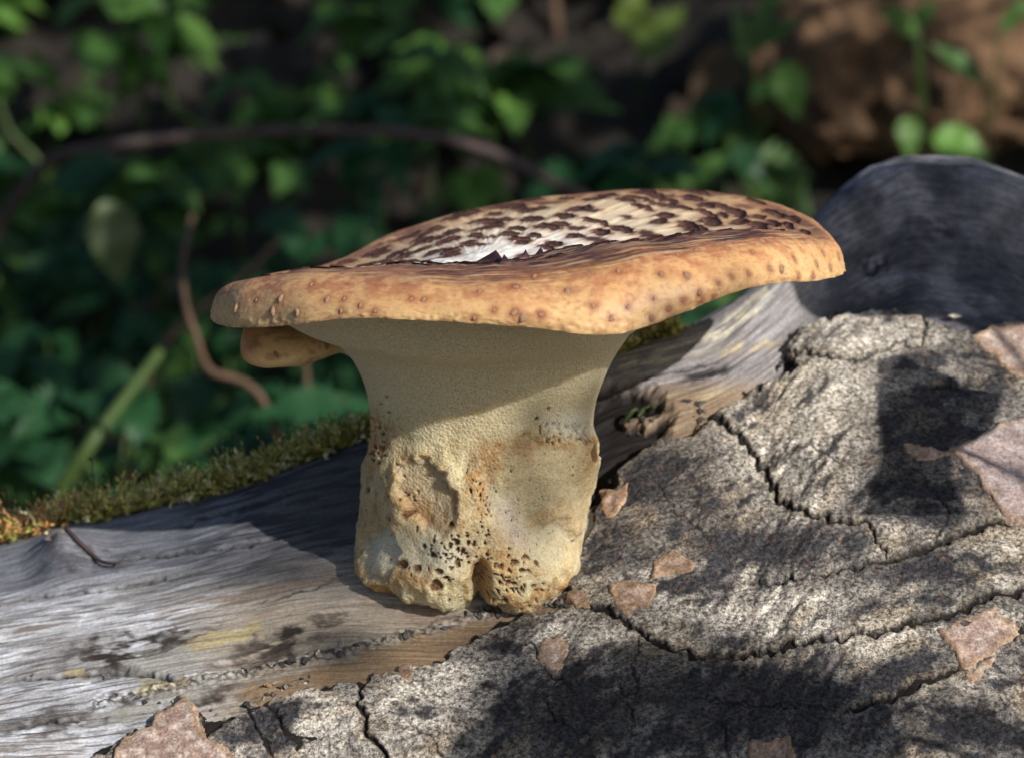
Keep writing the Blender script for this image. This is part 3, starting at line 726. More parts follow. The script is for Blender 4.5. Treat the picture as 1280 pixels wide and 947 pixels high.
cc = mix(cc, (0.36, 0.15, 0.065), ss(1.93, 2.0, SV) * ss(-0.3, 0.4, mot) * 0.6)
# concentric scales
scl = []
r_ = np.random.default_rng(5)
Rmax = 86
for ring in np.arange(11, 118, 6.9):
    n = max(5, int(2 * math.pi * ring / 11.5))
    for k in range(n):
        a = 2 * math.pi * (k + r_.uniform(-0.36, 0.36)) / n + ring
        a = (a + math.pi) % (2 * math.pi) - math.pi
        rr = ring + r_.uniform(-3.2, 3.2)
        if r_.random() < 0.10: continue
        scl.append((rr, a, r_.uniform(2.8, 7.2) * (0.8 + rr / 200), r_.uniform(1.2, 2.9), r_.random()))
edge_r = {}
dark = np.zeros(SV.shape); halo = np.zeros(SV.shape); feather = np.zeros(SV.shape)
for rr, a, wd, ln, q in scl:
    da = (ANG - a + math.pi) % (2 * math.pi) - math.pi
    m = (np.abs(da) * rr < wd * 2.4) & (np.abs(RAD - rr) < ln * 4 + 3)
    if not m.any(): continue
    uu = da[m] * rr / wd; vv = (RAD[m] - rr) + 1.7 * strk[m] + 1.0 * strk2[m]
    vv = np.where(vv > 0, vv / ln, vv / (ln * 1.3))
    e = np.hypot(uu, vv)
    if rr < 15: continue
    dark[m] = np.maximum(dark[m], 1 - ss(0.72, 1.12, e))
    halo[m] = np.maximum(halo[m], 1 - ss(0.8, 1.7, e))
    vf = np.where(vv > 0, vv, vv / 2.2)
    feather[m] = np.maximum(feather[m], (1 - ss(0.6, 1.25, np.hypot(uu, vf))) * ss(-0.15, 0.2, strk2[m]))
inn = 1 - ss(0.97, 1.14 + 0.22 * np.clip(ss(-0.2, 0.4, sa) + ss(0.3, 0.8, ca), 0, 1), SV)
dark *= inn; halo *= 1 - ss(1.0, 1.3, SV); feather *= inn
cc = mix(cc, (0.46, 0.235, 0.12), halo * 0.55)
cc = mix(cc, (0.24, 0.11, 0.07), feather * 0.6)
cc = mix(cc, (0.058, 0.022, 0.021), dark * (0.95 - 0.25 * ss(0.7, 1.0, SV)))
# brown fibrils crowd together on the front slope inside the crest
front = ss(-0.25, 0.25, -sa) * ss(0.5, 0.75, SV) * (1 - ss(1.02, 1.34, SV + 0.12 * mot2 + 0.10 * ss(-0.2, -0.9, ca)))
cc = mix(cc, (0.095, 0.036, 0.028), front * ss(-0.3, 0.2, pn(ANG * 4, SV * 26, 12) + 0.3 * pn(ANG * 14, SV * 50, 13)) * 0.92)
frR = ss(-0.65, -0.1, ca) * ss(-0.12, 0.25, -sa) * ss(0.7, 0.95, SV) * (1 - ss(1.14, 1.50, SV + 0.10 * mot2))
cc = mix(cc, (0.060, 0.023, 0.021), frR * ss(-0.34, 0.04, pn(ANG * 3, SV * 30, 15) + 0.25 * pn(ANG * 12, SV * 50, 17)) * 0.92)
cc = mix(cc, (0.72, 0.55, 0.36), frR * ss(0.25, 0.5, pn(ANG * 3, SV * 30 + 3, 19)) * 0.6)
cc = mix(cc, (0.33, 0.15, 0.085), ss(0.86, 1.0, SV) * (1 - ss(1.0, 1.25, SV)) * ss(-0.3, 0.3, mot2 + 0.3 * strk) * 0.7)

mush = thing('mushroom', 'large tan scaly cap mushroom with pale thick stem growing from the log', 'mushroom', tuple(at(590, 740, -0.01)))
# warts on the margin
warts1 = [(150, 535), (230, 502), (317, 498), (430, 447), (487, 498), (380, 545), (549, 498), (605, 525), (797, 498), (845, 497), (1047, 470), (1172, 455), (1243, 413), (1092, 541), (1170, 550), (1265, 560), (285, 545), (535, 548), (1020, 572), (660, 545)]
warts2 = [(200, 468), (297, 522), (423, 530), (368, 573), (518, 500), (510, 567), (545, 408), (633, 413), (605, 337), (783, 313), (877, 328), (757, 445), (806, 420), (865, 408), (685, 475), (629, 515), (908, 286), (1031, 353), (988, 393), (1137, 333),
          (944, 391), (80, 413), (385, 395), (670, 320), (12, 455), (102, 555), (8, 548), (578, 545), (1115, 375), (40, 567), (740, 500), (700, 505), (1165, 395), (1195, 350), (1050, 425), (1100, 425)]
wl = [(240 + x / 2.909, 200 + y / 2.909) for x, y in warts1] + [(640 + x / 2.909, 200 + y / 2.909) for x, y in warts2]
wart_pos = []
for x, y in wl:
    d = (CPX - x) ** 2 + (CPY - y) ** 2
    near = np.where(d < 9, CPZ, 9.0)
    k = np.unravel_index(np.argmin(near), near.shape)
    if near[k] < 9:
        wart_pos.append((CV[k], CN[k]))
        d3 = np.linalg.norm(CV - CV[k], axis=-1) * 1000
        cc = mix(cc, (0.30, 0.10, 0.05), np.exp(-(d3 / 1.7) ** 2) * 0.95)
cap = obj('cap', mesh('cap', CV, grid_faces(len(sv), NW, True), M['cap'], {'Col': cc}), mush)
def wart_mesh(seed):
    r2 = np.random.default_rng(seed)
    n = 7; V = []
    for rr, h in ((1.2, -0.25), (0.95, 0.20), (0.55, 0.38)):
        for k in range(n):
            a = 2 * math.pi * k / n
            f = rr * r2.uniform(0.6, 1.35)
            V.append((f * math.cos(a) * 0.85, f * math.sin(a) * 1.15, h * r2.uniform(0.8, 1.2)))
    V.append((0.1, -0.25, 0.45))
    F = [(i*n + k, i*n + (k+1) % n, (i+1)*n + (k+1) % n, (i+1)*n + k) for i in range(2) for k in range(n)] + [(2*n + k, 2*n + (k+1) % n, 3*n) for k in range(n)]
    me = bpy.data.meshes.new('wart'); me.from_pydata(V, [], F); me.materials.append(M['wart'])
    me.polygons.foreach_set('use_smooth', [True] * len(me.polygons))
    return me
WM = [wart_mesh(k) for k in range(4)]
def orient(p, n, spin=0.0, s=1.0, yref=(0, 0, 1)):
    z = Vector(n).normalized(); y = Vector(yref); y = (y - z * y.dot(z))
    if y.length < 1e-4: y = Vector((0, 1, 0)) - z * z.y
    y.normalize(); x = y.cross(z)
    m = Matrix((x, y, z)).transposed().to_4x4()
    return Matrix.Translation(Vector(p)) @ m @ Matrix.Rotation(spin, 4, 'Z') @ Matrix.Scale(s, 4)
mwi = mush.matrix_world.inverted()
for k, (p, n) in enumerate(wart_pos):
    o = bpy.data.objects.new('wart', WM[k % 4]); COL.objects.link(o); o.parent = cap
    o.matrix_local = orient(p, n, random.uniform(-0.5, 0.5), random.choice([0.0005, 0.0007, 0.0009, 0.0012]))
# lifted scales: thin slabs lying on the cap, inner end fused, outer tip raised
flatN = CN.reshape(-1, 3); flatV = CV.reshape(-1, 3)
inner = SV < 1.0
iV = np.where(inner.ravel())[0]
fdx, fdy = dx.ravel()[iV], dy.ravel()[iV]
def cap_near(rr, a, rad):
    return np.where((abs(fdx - rr * math.cos(a)) < rad) & (abs(fdy - rr * math.sin(a)) < rad))[0]
def cap_find(rr, a, sub):
    x, y = rr * math.cos(a), rr * math.sin(a)
    d = (fdx[sub] - x) ** 2 + (fdy[sub] - y) ** 2
    k = iV[sub[np.argmin(d)]]
    return (flatV[k], flatN[k], d.min())
cnt = 0
for rr, a, wd, ln, q in scl:
    if q < 0.2 or cnt >= 285 or rr < 15: continue
    sub = cap_near(rr, a, 13)
    if len(sub) < 40: continue
    nx, nr = 7, 4
    V = []; ok = True
    jag = [r_.uniform(0.45, 1.35) for _ in range(nx)]
    for layer in (0, 1):
        for j in range(nr):
            tj = j / (nr - 1)
            for i in range(nx):
                ti = i / (nx - 1) * 2 - 1
                half = wd * (0.80 - 0.22 * tj)
                span = math.sqrt(max(0.0, 1 - 0.85 * ti * ti))
                r0 = rr + (-ln * 1.0 * span * (jag[(i + 3) % nx])) * (1 - tj) + ln * 0.8 * span * jag[i] * tj
                P, n_, dd = cap_find(r0, a + ti * half / max(rr, 4), sub)
                if dd > 4: ok = False
                lift = (0.00012 + 0.0005 * tj * (0.4 + q)) * (1 if layer else 0) - (0.0003 if not layer else 0.0)
                V.append(P + n_ * lift)
    if not ok: continue
    V = np.array(V); nn = nx * nr
    top = [(nn + j*nx + i, nn + j*nx + i + 1, nn + (j+1)*nx + i + 1, nn + (j+1)*nx + i) for j in range(nr-1) for i in range(nx-1)]
    rim = [j*nx for j in range(nr)] + [(nr-1)*nx + i for i in range(1, nx)] + [j*nx + nx - 1 for j in range(nr-2, -1, -1)] + [i for i in range(nx-2, 0, -1)]
    sidef = [(rim[k], rim[(k+1) % len(rim)], nn + rim[(k+1) % len(rim)], nn + rim[k]) for k in range(len(rim))]
    tj_ = np.tile(np.repeat(np.arange(nr) / (nr - 1), nx), 2); ti_ = np.tile(np.linspace(-1, 1, nx), nr * 2)
    k_ = np.clip(ss(-0.1, 0.75, tj_) + 0.25 * r_.normal(0, 1, len(V)) * (tj_ < 0.9), 0, 1) * (0.85 + 0.15 * q)
    sc_c = mix(np.ones((len(V), 3)) * np.array([0.19, 0.09, 0.06]), (0.030, 0.012, 0.014), k_)
    me = mesh('scale', V, np.array(top + sidef), M['scale2'], {'Col': sc_c})
    obj('scale', me, cap); cnt += 1
# torn dark flaps standing up at the white hollow of the cap
def cap_at_px(x, y):
    d = (CPX - x) ** 2 + (CPY - y) ** 2
    near = np.where((d < 16), CPZ, 9.0); k = np.unravel_index(np.argmin(near), near.shape)
    return CV[k] if near[k] < 9 else CV.reshape(-1, 3)[np.argmin(d)]
for (bx0, by0), (bx1, by1), (tx, ty) in [((584, 326), (634, 325), (620, 313)), ((622, 326), (640, 325), (630, 318)), ((645, 322), (664, 319), (657, 312)), ((662, 319), (682, 315), (676, 309))]:
    a, b = cap_at_px(bx0, by0), cap_at_px(bx1, by1)
    mid = (a + b) / 2
    t = at(tx, ty, mid[1] + 0.003)
    rows = []
    for k in range(5):
        f = k / 4
        l = a + (t - a) * f; r = b + (t - b) * (f ** 1.6)
        l = l + np.array([0, -0.0012 * math.sin(f * 3.1), 0]); r = r + np.array([0, -0.0012 * math.sin(f * 3.1), 0])
        rows.append([l, (l + r) / 2 + np.array([0, 0.0006 * (1 - f), 0.0]), r])
    A = np.array(rows) - np.array([0, 0, 0.0006]) * (1 - np.linspace(0, 1, 5))[:, None, None]
    B = A + np.array([0, 0.0005, 0])
    F1 = grid_faces(5, 3); V = np.concatenate([A.reshape(-1, 3), B.reshape(-1, 3)])
    rim = [0, 3, 6, 9, 12, 13, 14, 11, 8, 5, 2, 1]
    F = np.concatenate([F1, F1[:, ::-1] + 15, np.array([(rim[k], rim[(k+1) % 12], rim[(k+1) % 12] + 15, rim[k] + 15) for k in range(12)])])
    fc_ = mix(np.ones((30, 3)) * np.array([0.30, 0.20, 0.15]), (0.045, 0.022, 0.026), np.tile(np.repeat(ss(0.0, 0.55, np.linspace(0, 1, 5)), 3), 2))
    obj('torn_scale', mesh('torn_scale', V, F, M['scale2'], {'Col': fc_}), cap)

# stem and pore surface: from the cap edge inwards and down to the foot
rings = [  # py of centre, left px, right px, depth mm of centre, half depth mm
 (402, 372, 800, 0, 55), (420, 416, 784, -1, 45), (440, 437, 771, -2, 40), (468, 452, 757, -3, 36.5), (500, 461, 745, -3, 34.5), (530, 463, 741, -3, 34), (565, 458, 747, -4, 34.5), (605, 452, 747, -5, 35), (640, 450, 738, -6, 35),
 (670, 448, 727, -7, 35), (695, 449, 716, -7, 34), (712, 455, 706, -6, 32), (724, 470, 690, -4, 27), (734, 505, 662, 0, 19), (742, 540, 630, 4, 10)]
NS = 620
ws = np.linspace(0, NR, NS, endpoint=False)
Es = catmull(Ew, ws, True)
cx0 = at(590, 402, 0)
th = np.arctan2(Es[:, 1] - cx0[1], (Es[:, 0] - cx0[0]) * 0.8)
ctr = []
rimin = Es + (cx0 - Es) * np.array([0.07, 0.07, 0]) + np.array([0, 0, 0.0012])
ctr.append(Es + (cx0 - Es) * np.array([0.015, 0.015, 0])); ctr.append(rimin)
first = None
for py, xl, xr, yc, b in rings:
    yc, b = yc / 1000, b / 1000
    pl, pr = at(xl, py, yc), at(xr, py, yc)
    cen = (pl + pr) / 2; a = (pr[0] - pl[0]) / 2
    P = np.stack([cen[0] + a * np.cos(th), yc + b * np.sin(th), np.full(NS, cen[2])], -1)
    ctr.append(P)
# underside bridge between the rim and the flare
A, B = ctr[1], ctr[2]
br = A + (B - A) * 0.55; br[:, 2] = A[:, 2] + (B[:, 2] - A[:, 2]) * 0.35 + 0.001
ctr.insert(2, br)
ctr = np.array(ctr)
K = len(ctr)
tv = np.concatenate([np.linspace(0, 3, 40)[:-1], np.linspace(3, K - 1, 300)])
SVt = catv(ctr, tv)                                            # (nt,NS,3)
du = np.roll(SVt, -1, 1) - np.roll(SVt, 1, 1); dv = np.gradient(SVt, axis=0)
SN = np.cross(du, dv); SN /= np.linalg.norm(SN, axis=-1, keepdims=True) + 1e-12
kk = int(np.argmin(abs(th + math.pi / 2)))
if SN[200, kk, 1] > 0: SN = -SN
QX, QY, QZ = proj(SVt)
fr = SN[..., 1] < 0.15
X, Y, Z = SVt[..., 0] * 1000, SVt[..., 1] * 1000, SVt[..., 2] * 1000
lowm = ss(500, 600, QY)
hS = ss(680, 730, QY) * 1.3 * fbm(X / 6, Y / 6, Z / 6, 3) + lowm * (1.9 * fbm(X / 15, Y / 15, Z / 15, 3) + 0.25 * fbm(X / 3, Y / 3, Z / 3, 3)) + (1 - lowm) * ss(405, 440, QY) * 0.5 * fbm(X / 22, Y / 22, Z / 30, 2)
jx, jy = 5 * fbm(X / 4, Y / 4, Z / 4, 3), 5 * fbm(X / 4 + 9, Y / 4, Z / 4, 3)
cs = np.ones(SVt.shape) * np.array([0.66, 0.565, 0.36])
cs = mix(cs, (0.68, 0.59, 0.375), ss(505, 560, QY))
cs = mix(cs, (0.42, 0.305, 0.155), ss(-0.05, 0.5, fbm(X / 12, Y / 12, Z / 12, 4)) * ss(490, 570, QY) * 0.45)
cs = mix(cs, (0.40, 0.28, 0.13), ss(0.0, 0.5, fbm(X / 5, Y / 5, Z / 5, 4)) * ss(520, 580, QY) * 0.45)
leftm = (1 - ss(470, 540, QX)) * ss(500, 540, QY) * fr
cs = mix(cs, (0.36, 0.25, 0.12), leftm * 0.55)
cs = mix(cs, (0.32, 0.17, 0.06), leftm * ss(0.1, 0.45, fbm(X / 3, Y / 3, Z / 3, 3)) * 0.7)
def dent(cx, cy, rx, ry, an, depth, col=None, cm=0.9, lip=0.0, soft=0.12, jag=1.0):
    global hS, cs
    m = ell(QX + jx * jag, QY + jy * jag, cx, cy, rx, ry, an, soft) * fr
    hS = hS - depth * m
    if lip:
        m2 = ell(QX + jx * jag, QY + jy * jag, cx, cy, rx * 1.18, ry * 1.16, an, 0.12) * fr
        hS = hS + lip * np.clip(m2 - m, 0, 1)
        cs = mix(cs, (0.40, 0.215, 0.075), np.clip(m2 - m, 0, 1) * 0.45)
    if col is not None: cs = mix(cs, col, m * cm)
dent(534, 621, 31, 52, -28, 2.2, (0.46, 0.36, 0.225), 0.9, 0.45)
dent(548, 612, 20, 34, -28, 0.9, (0.41, 0.33, 0.21), 0.7, 0, 0.6)
dent(522, 642, 14, 30, -28, 0.4, (0.50, 0.29, 0.12), 0.6, 0, 0.5)
dent(477, 690, 21, 32, -16, 2.6, (0.66, 0.60, 0.46), 0.8, 0.6)
dent(668, 612, 64, 66, 0, 1.4, None, 0, 0.5, 0.2)
dent(672, 600, 50, 46, 0, 0.3, (0.47, 0.38, 0.225), 0.75, 0, 0.6)
dent(640, 655, 18, 40, -30, 0.6, (0.62, 0.53, 0.43), 0.8, 0, 0.6)
dent(686, 677, 34, 22, -40, 1.6, (0.60, 0.53, 0.36), 0.8, 0.3, 0.3)
dent(600, 728, 10, 26, 4, 7.0, (0.30, 0.17, 0.075), 0.8, 0.6, 0.5, 0.4)
dent(589, 738, 16, 14, -30, 3.0, (0.55, 0.42, 0.24), 0.5, 0, 0.5, 0.4)
# lumpy foot: rounded lobes
for cx, cy, rx, ry, hgt in [(500, 722, 40, 22, 2.2), (560, 728, 36, 26, 2.4), (636, 728, 38, 32, 4.0), (694, 712, 34, 26, 4.0), (655, 745, 26, 16, 2.5), (466, 708, 20, 26, 1.5), (735, 565, 14, 22, 1.6)]:
    hS = hS + hgt * ell(QX, QY, cx, cy, rx, ry, 0, 0.8) * fr
# orange-brown stains
for cx, cy, rx, ry, an, s in [(660, 555, 60, 12, -4, 0.55), (600, 615, 12, 50, 20, 0.6), (590, 595, 14, 40, 30, 0.5), (560, 655, 40, 10, 20, 0.4), (690, 725, 40, 12, -30, 0.7), (620, 700, 30, 14, 10, 0.5), (520, 715, 26, 12, 0, 0.6), (468, 725, 26, 14, 20, 0.7), (640, 735, 40, 12, -6, 0.6),
                              (462, 545, 14, 30, 0, 0.8), (550, 705, 40, 16, 10, 0.35), (700, 645, 30, 12, -20, 0.35), (735, 560, 10, 24, 0, 0.8), (575, 690, 50, 26, 0, 0.15)]:
    cs = mix(cs, (0.42, 0.20, 0.055), ell(QX + 2.2 * jx, QY + 2.2 * jy, cx, cy, rx, ry, an, 0.8) * s * (0.5 + ss(-0.2, 0.3, fbm(X / 2.4, Y / 2.4, Z / 2.4, 3))) * 0.8 * fr)
# open pores and worm holes
hr = random.Random(4)
holes = [(600, 618, 2.2, 3), (588, 612, 2, 3), (570, 677, 3, 4), (584, 678, 2.5, 3.5), (578, 688, 3.4, 4.5), (563, 681, 2.6, 4), (572, 702, 4.2, 4.8), (541, 693, 4.4, 3.0), (556, 692, 3, 3), (552, 711, 5, 3), (548, 726, 9, 6), (564, 656, 4, 2.6), (530, 682, 3, 2.4), (560, 718, 3.4, 2.4),
         (584, 670, 3, 2), (505, 703, 8, 6), (523, 708, 5, 5), (459, 613, 4, 5), (507, 642, 6, 6), (486, 648, 4, 3), (640, 700, 4, 3), (655, 695, 5, 3), (648, 708, 4, 3), (664, 700, 3.5, 3), (685, 512, 2.2, 3), (670, 522, 2, 2), (740, 565, 7, 13)]
holes += [(hr.gauss(563, 24), hr.gauss(690, 15), hr.uniform(1.2, 2.2), hr.uniform(1.2, 2.0)) for _ in range(55)]
holes += [(hr.gauss(632, 16), hr.gauss(722, 14), hr.uniform(1.3, 2.4), hr.uniform(1.2, 1.9)) for _ in range(80)]
holes += [(hr.gauss(472, 7), hr.gauss(540, 22), hr.uniform(1.3, 2.6), hr.uniform(1.2, 2.6)) for _ in range(46)]
holes += [(hr.gauss(485, 18), hr.gauss(620, 30), hr.uniform(1.0, 2.2), hr.uniform(1.0, 2.0)) for _ in range(26)]
holes += [(hr.uniform(675, 740), hr.uniform(528, 556), hr.uniform(1.0, 1.5), hr.uniform(1.4, 2.6)) for _ in range(70)]
holes += [(hr.uniform(590, 735), hr.uniform(560, 690), hr.uniform(0.9, 1.4), hr.uniform(0.9, 1.4)) for _ in range(36)]
holes += [(598 + 22 * math.sin(t * 2.6) - 12 + hr.gauss(0, 5), 590 + 80 * t + hr.gauss(0, 4), hr.uniform(0.8, 1.6), hr.uniform(0.9, 1.8)) for t in np.linspace(0, 1, 22)]
hm = np.zeros(hS.shape)
for cx, cy, rx, ry in holes:
    m = (abs(QX - cx) < rx * 2 + 2) & (abs(QY - cy) < ry * 2 + 2) & fr
    if m.any(): hm[m] = np.maximum(hm[m], 1 - ss(0.6, 1.25, np.hypot((QX[m] + 0.55 * jx[m] - cx) / rx, (QY[m] + 0.55 * jy[m] - cy) / ry)))
cs = mix(cs, (0.50, 0.30, 0.11), np.clip(hm * 1.2, 0, 1) * 0.6)
cs = mix(cs, (0.15, 0.07, 0.028), ss(0.35, 0.8, hm) * 0.9)
hS = hS - 1.6 * hm
white = ell(QX + jx, QY + jy, 712, 530, 32, 16, -4, 0.5) * fr
cs = mix(cs, (0.80, 0.74, 0.58), white * 0.7)  # pores painted whiter where sunlight gets under the cap
whl = ell(QX + jx * 2, QY + jy * 2, 545, 690, 46, 24, 10, 0.6) * fr
cs = mix(cs, (0.78, 0.72, 0.54), whl * (1 - hm) * 0.6)
SVd = SVt + SN * (hS / 1000)[..., None]
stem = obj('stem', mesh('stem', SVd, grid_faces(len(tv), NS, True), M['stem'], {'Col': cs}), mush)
stem['label'] = 'pale cream pore-covered stem with dents and small holes'
# small second cap below the left lobe, on its own short stalk
nu2, nv2 = 70, 60
sp = np.array([at(x, y, d) for x, y, d in [(304, 424, 0.018), (312, 425, 0.018), (340, 428, 0.018), (375, 429, 0.018), (405, 427, 0.018), (428, 430, 0.016), (452, 448, 0.012), (480, 480, 0.006), (500, 520, 0.0)]])
sr = [0.0, 0.55, 1.0, 1.0, 0.80, 0.48, 0.42, 0.5, 0.6]
tt = np.linspace(0, 1, nu2) ** 1.35 * 8
spc = catmull(sp, tt); src = np.clip(np.interp(tt, range(9), sr), 0, 1); src = np.where(tt < 2, np.sqrt(np.clip(1 - (1 - tt / 2.0) ** 2, 0, 1)), src)
aa = np.linspace(0, 2 * math.pi, nv2, endpoint=False)
depth2 = np.interp(tt, [0, 2, 4, 5.5, 8], [0.024, 0.026, 0.02, 0.008, 0.008])
up2 = np.interp(tt, [0, 4, 5.5, 8], [0.0066, 0.0060, 0.006, 0.008])
V2 = spc[:, None] + np.stack([np.zeros((nu2, nv2)), np.cos(aa)[None] * (src * depth2)[:, None], np.sin(aa)[None] * (src * up2)[:, None]], -1)
x2, y2, z2 = [V2[..., k] * 1000 for k in range(3)]
V2 = V2 + 0.0006 * np.stack([0 * x2, pn(x2 / 9, y2 / 9, z2 / 9), pn(x2 / 9 + 5, y2 / 9, z2 / 9)], -1)
c2 = np.ones(V2.shape) * np.array([0.84, 0.60, 0.31])
c2 = mix(c2, (0.52, 0.25, 0.09), 1 - ss(0.8, 2.4, tt)[:, None] * np.ones((1, nv2)))
c2 = mix(c2, (0.36, 0.14, 0.07), ss(0.1, 0.5, fbm(x2 / 5, y2 / 5, z2 / 5, 3)) * 0.6)
c2 = mix(c2, (0.62, 0.53, 0.34), ss(4.6, 5.4, tt)[:, None] * np.ones((1, nv2)))
sc_o = obj('small_cap', mesh('small_cap', V2, grid_faces(nu2, nv2, True), M['cap'], {'Col': c2}), mush)
sc_o['label'] = 'small tan side cap tucked under the left lobe of the large cap'
q2x, q2y, q2z = proj(V2)
for x, y in [(316, 426), (382, 412), (404, 421), (412, 430), (345, 440)]:
    d = (q2x - x) ** 2 + (q2y - y) ** 2
    near = np.where(d < 30, q2z, 9.0); k = np.unravel_index(np.argmin(near), near.shape)
    n_ = V2[k] - spc[k[0]]; n_[2] *= 6
    o = bpy.data.objects.new('wart', WM[0]); COL.objects.link(o); o.parent = sc_o
    o.matrix_local = orient(V2[k], n_, 0.2, 0.0009)

# ------------------------------------------------------------------ moss on the log
def moss(label, spans, n, hgt, seed, stalks):
    r2 = np.random.default_rng(seed)
    root = thing('moss', label, 'moss', tuple(log_point(*spans[len(spans) // 2])[0]))
    xs = np.array([s[0] for s in spans], float); ys = np.array([s[1] for s in spans], float)
    bases, nrm = [], []
    jsil = int(np.argmin(abs(v_d - 4)))
    for _ in range(n):
        x = r2.uniform(xs[0], xs[-1])
        i = int(np.argmin(abs(u_d - x)))
        j = int(jsil + 5 - abs(r2.normal(0, 1)) * 6 + (6 if x < 60 else 0) * r2.random() * 5)
        if pn(x / 26, 3.3, 1.0) * 14 + 6 < j - jsil: j = jsil - int(r2.integers(0, 14))
        j = int(np.clip(j, jsil - 22, jsil + 34))
        bases.append(WV[i, j]); nrm.append(LN[i, j])
    bases, nrm = np.array(bases), np.array(nrm)
    L = hgt * r2.uniform(0.45, 1.15, n) * (0.75 + 0.5 * (pn(bases[:, 0] * 90, 2.2, 3.1) + 0.3))
    d = nrm * 0.6 + np.array([0, -0.15, 0.7]) + r2.normal(0, 0.75, (n, 3)); d /= np.linalg.norm(d, axis=1)[:, None]
    bend = r2.normal(0, 0.5, (n, 3)); bend[:, 2] -= 0.3
    base_c = np.where(bases[:, :1] < -0.150, np.array([[0.50, 0.28, 0.10]]), np.array([[0.42, 0.37, 0.11]]))
    tone = r2.random((n, 1))
    base_c = base_c * (0.55 + 0.9 * tone)
    base_c = np.where(r2.random((n, 1)) < 0.28, np.array([[0.30, 0.31, 0.075]]), base_c)
    base_c = np.where(r2.random((n, 1)) < 0.13, np.array([[0.62, 0.56, 0.32]]), base_c)
    LV_, LC_ = [], []
    for k in range(14):
        f = (k + 1) / 14
        p = bases + d * (L * f)[:, None] + bend * (L * f * f * 0.35)[:, None]
        axis = d + bend * 0.7 * f; axis /= np.linalg.norm(axis, axis=1)[:, None]
        side = np.cross(axis, r2.normal(0, 1, (n, 3))); side /= np.linalg.norm(side, axis=1)[:, None] + 1e-9
        ld = axis * r2.uniform(0.5, 1.0, (n, 1)) + side * 0.8; ld /= np.linalg.norm(ld, axis=1)[:, None]
        ll = r2.uniform(0.0014, 0.0030, (n, 1)) * (1.1 - 0.4 * f)
        wv = np.cross(ld, axis); wv /= np.linalg.norm(wv, axis=1)[:, None] + 1e-9
        hw = ll * 0.24
        q = np.stack([p, p + ld * ll * 0.45 + wv * hw, p + ld * ll + axis * ll * 0.25, p + ld * ll * 0.45 - wv * hw], 1)
        LV_.append(q); LC_.append(np.repeat((base_c * (0.75 + 0.5 * f) * r2.uniform(0.8, 1.2, (n, 1)))[:, None], 4, 1))
    V = np.concatenate(LV_).reshape(-1, 3); Cc_ = np.concatenate(LC_).reshape(-1, 3)
    F = np.arange(len(V)).reshape(-1, 4)
    o = obj('shoots', mesh('shoots', V, F, M['moss'], {'Col': Cc_}, False), root); o['kind'] = 'stuff'
    for x, y, tx, ty in stalks:
        i = int(np.argmin(abs(u_d - x))); b = WV[i, jsil - 6]
        t = at(tx, ty, b[1]); hook = at(tx - 3, ty + 2, b[1])
        P = catmull(np.array([b, b + (t - b) * 0.5 + np.array([0.0006, 0, 0.0]), t, hook]), np.linspace(0, 3, 18))
        rr = np.concatenate([np.full(13, 0.00022), [0.0003, 0.0005, 0.0006, 0.0005, 0.0002]])
        obj('spore_stalk', tube(P, rr, 6, M['seta'], 'spore_stalk'), root)
    return root
moss('olive and rusty moss cushion with red spore stalks along the crest of the log', [(-60, 700), (100, 655), (300, 608), (475, 545)], 2100, 0.0108, 21,
     [(112, 640, 114, 573), (132, 640, 130, 594), (145, 635, 145, 586), (205, 625, 182, 592), (290, 605, 265, 566), (300, 600, 292, 545), (305, 598, 290, 564), (290, 605, 268, 582), (265, 610, 252, 588), (5, 660, 8, 612), (4, 660, 3, 616), (330, 590, 324, 570), (178, 625, 177, 607)])
moss('small bright green moss tuft on the log crest between stem and knob', [(765, 442), (800, 430), (845, 416)], 260, 0.008, 22, [])
# lichen crumbs / tiny chip of pale stone
p, n_ = log_point(1192, 405)
V = rock(p + np.array([0, 0, 0.0026]), 0.0022, 77)
st = obj('stone_chip', mesh('stone_chip', V, RF, M['crumb'], {'Col': np.ones((10, 3)) * np.array([0.45, 0.41, 0.33])}, False))
tag(st, 'tiny pale stone chip lying on the log below the knob', 'stone chip')
lich_root = thing('lichen', 'tiny pale green lichen curl on the splintered ledge beside the stem', 'lichen', tuple(log_point(800, 520)[0]))
for (x0, y0), (x1, y1), (x2_, y2_) in [((775, 520), (790, 515), (798, 510)), ((798, 518), (803, 508), (812, 506)), ((806, 502), (812, 508), (818, 512))]:
    P = np.array([log_point(x, y)[0] + log_point(x, y)[1] * h for (x, y), h in (((x0, y0), 0.001), ((x1, y1), 0.003), ((x2_, y2_), 0.004))])
    me = tube(catmull(P, np.linspace(0, 2, 10)), np.array([0.0004, 0.0006, 0.0008, 0.0009, 0.0009, 0.0008, 0.0008, 0.0007, 0.0005, 0.0003]), 6, M['lf_pale'], 'frond')
    obj('frond', me, lich_root)

# ------------------------------------------------------------------ plants behind the log
def leaf_mesh(name, wfun, teeth, droop, fold, matl, rows=13):
    V = []
    for k in range(rows):
        t = k / (rows - 1)
        hw = wfun(t) * (1 + (teeth if k % 2 else -teeth)) if 0 < k < rows - 1 else 0.004
        z = -droop * t * t + 0.02 * math.sin(t * 14)
        V += [(-hw, t, z + fold * hw), (0, t, z), (hw, t, z + fold * hw * 0.9)]
    F = [(k*3 + i, k*3 + i + 1, (k+1)*3 + i + 1, (k+1)*3 + i) for k in range(rows - 1) for i in (0, 1)]
    me = bpy.data.meshes.new(name); me.from_pydata(V, [], F); me.materials.append(matl)
    me.polygons.foreach_set('use_smooth', [True] * len(me.polygons))
    return me
nettle = lambda t: 0.30 * math.sin(math.pi * min(1, t ** 0.62)) * (1 - 0.15 * t)
broad = lambda t: 0.33 * math.sin(math.pi * t ** 0.72)
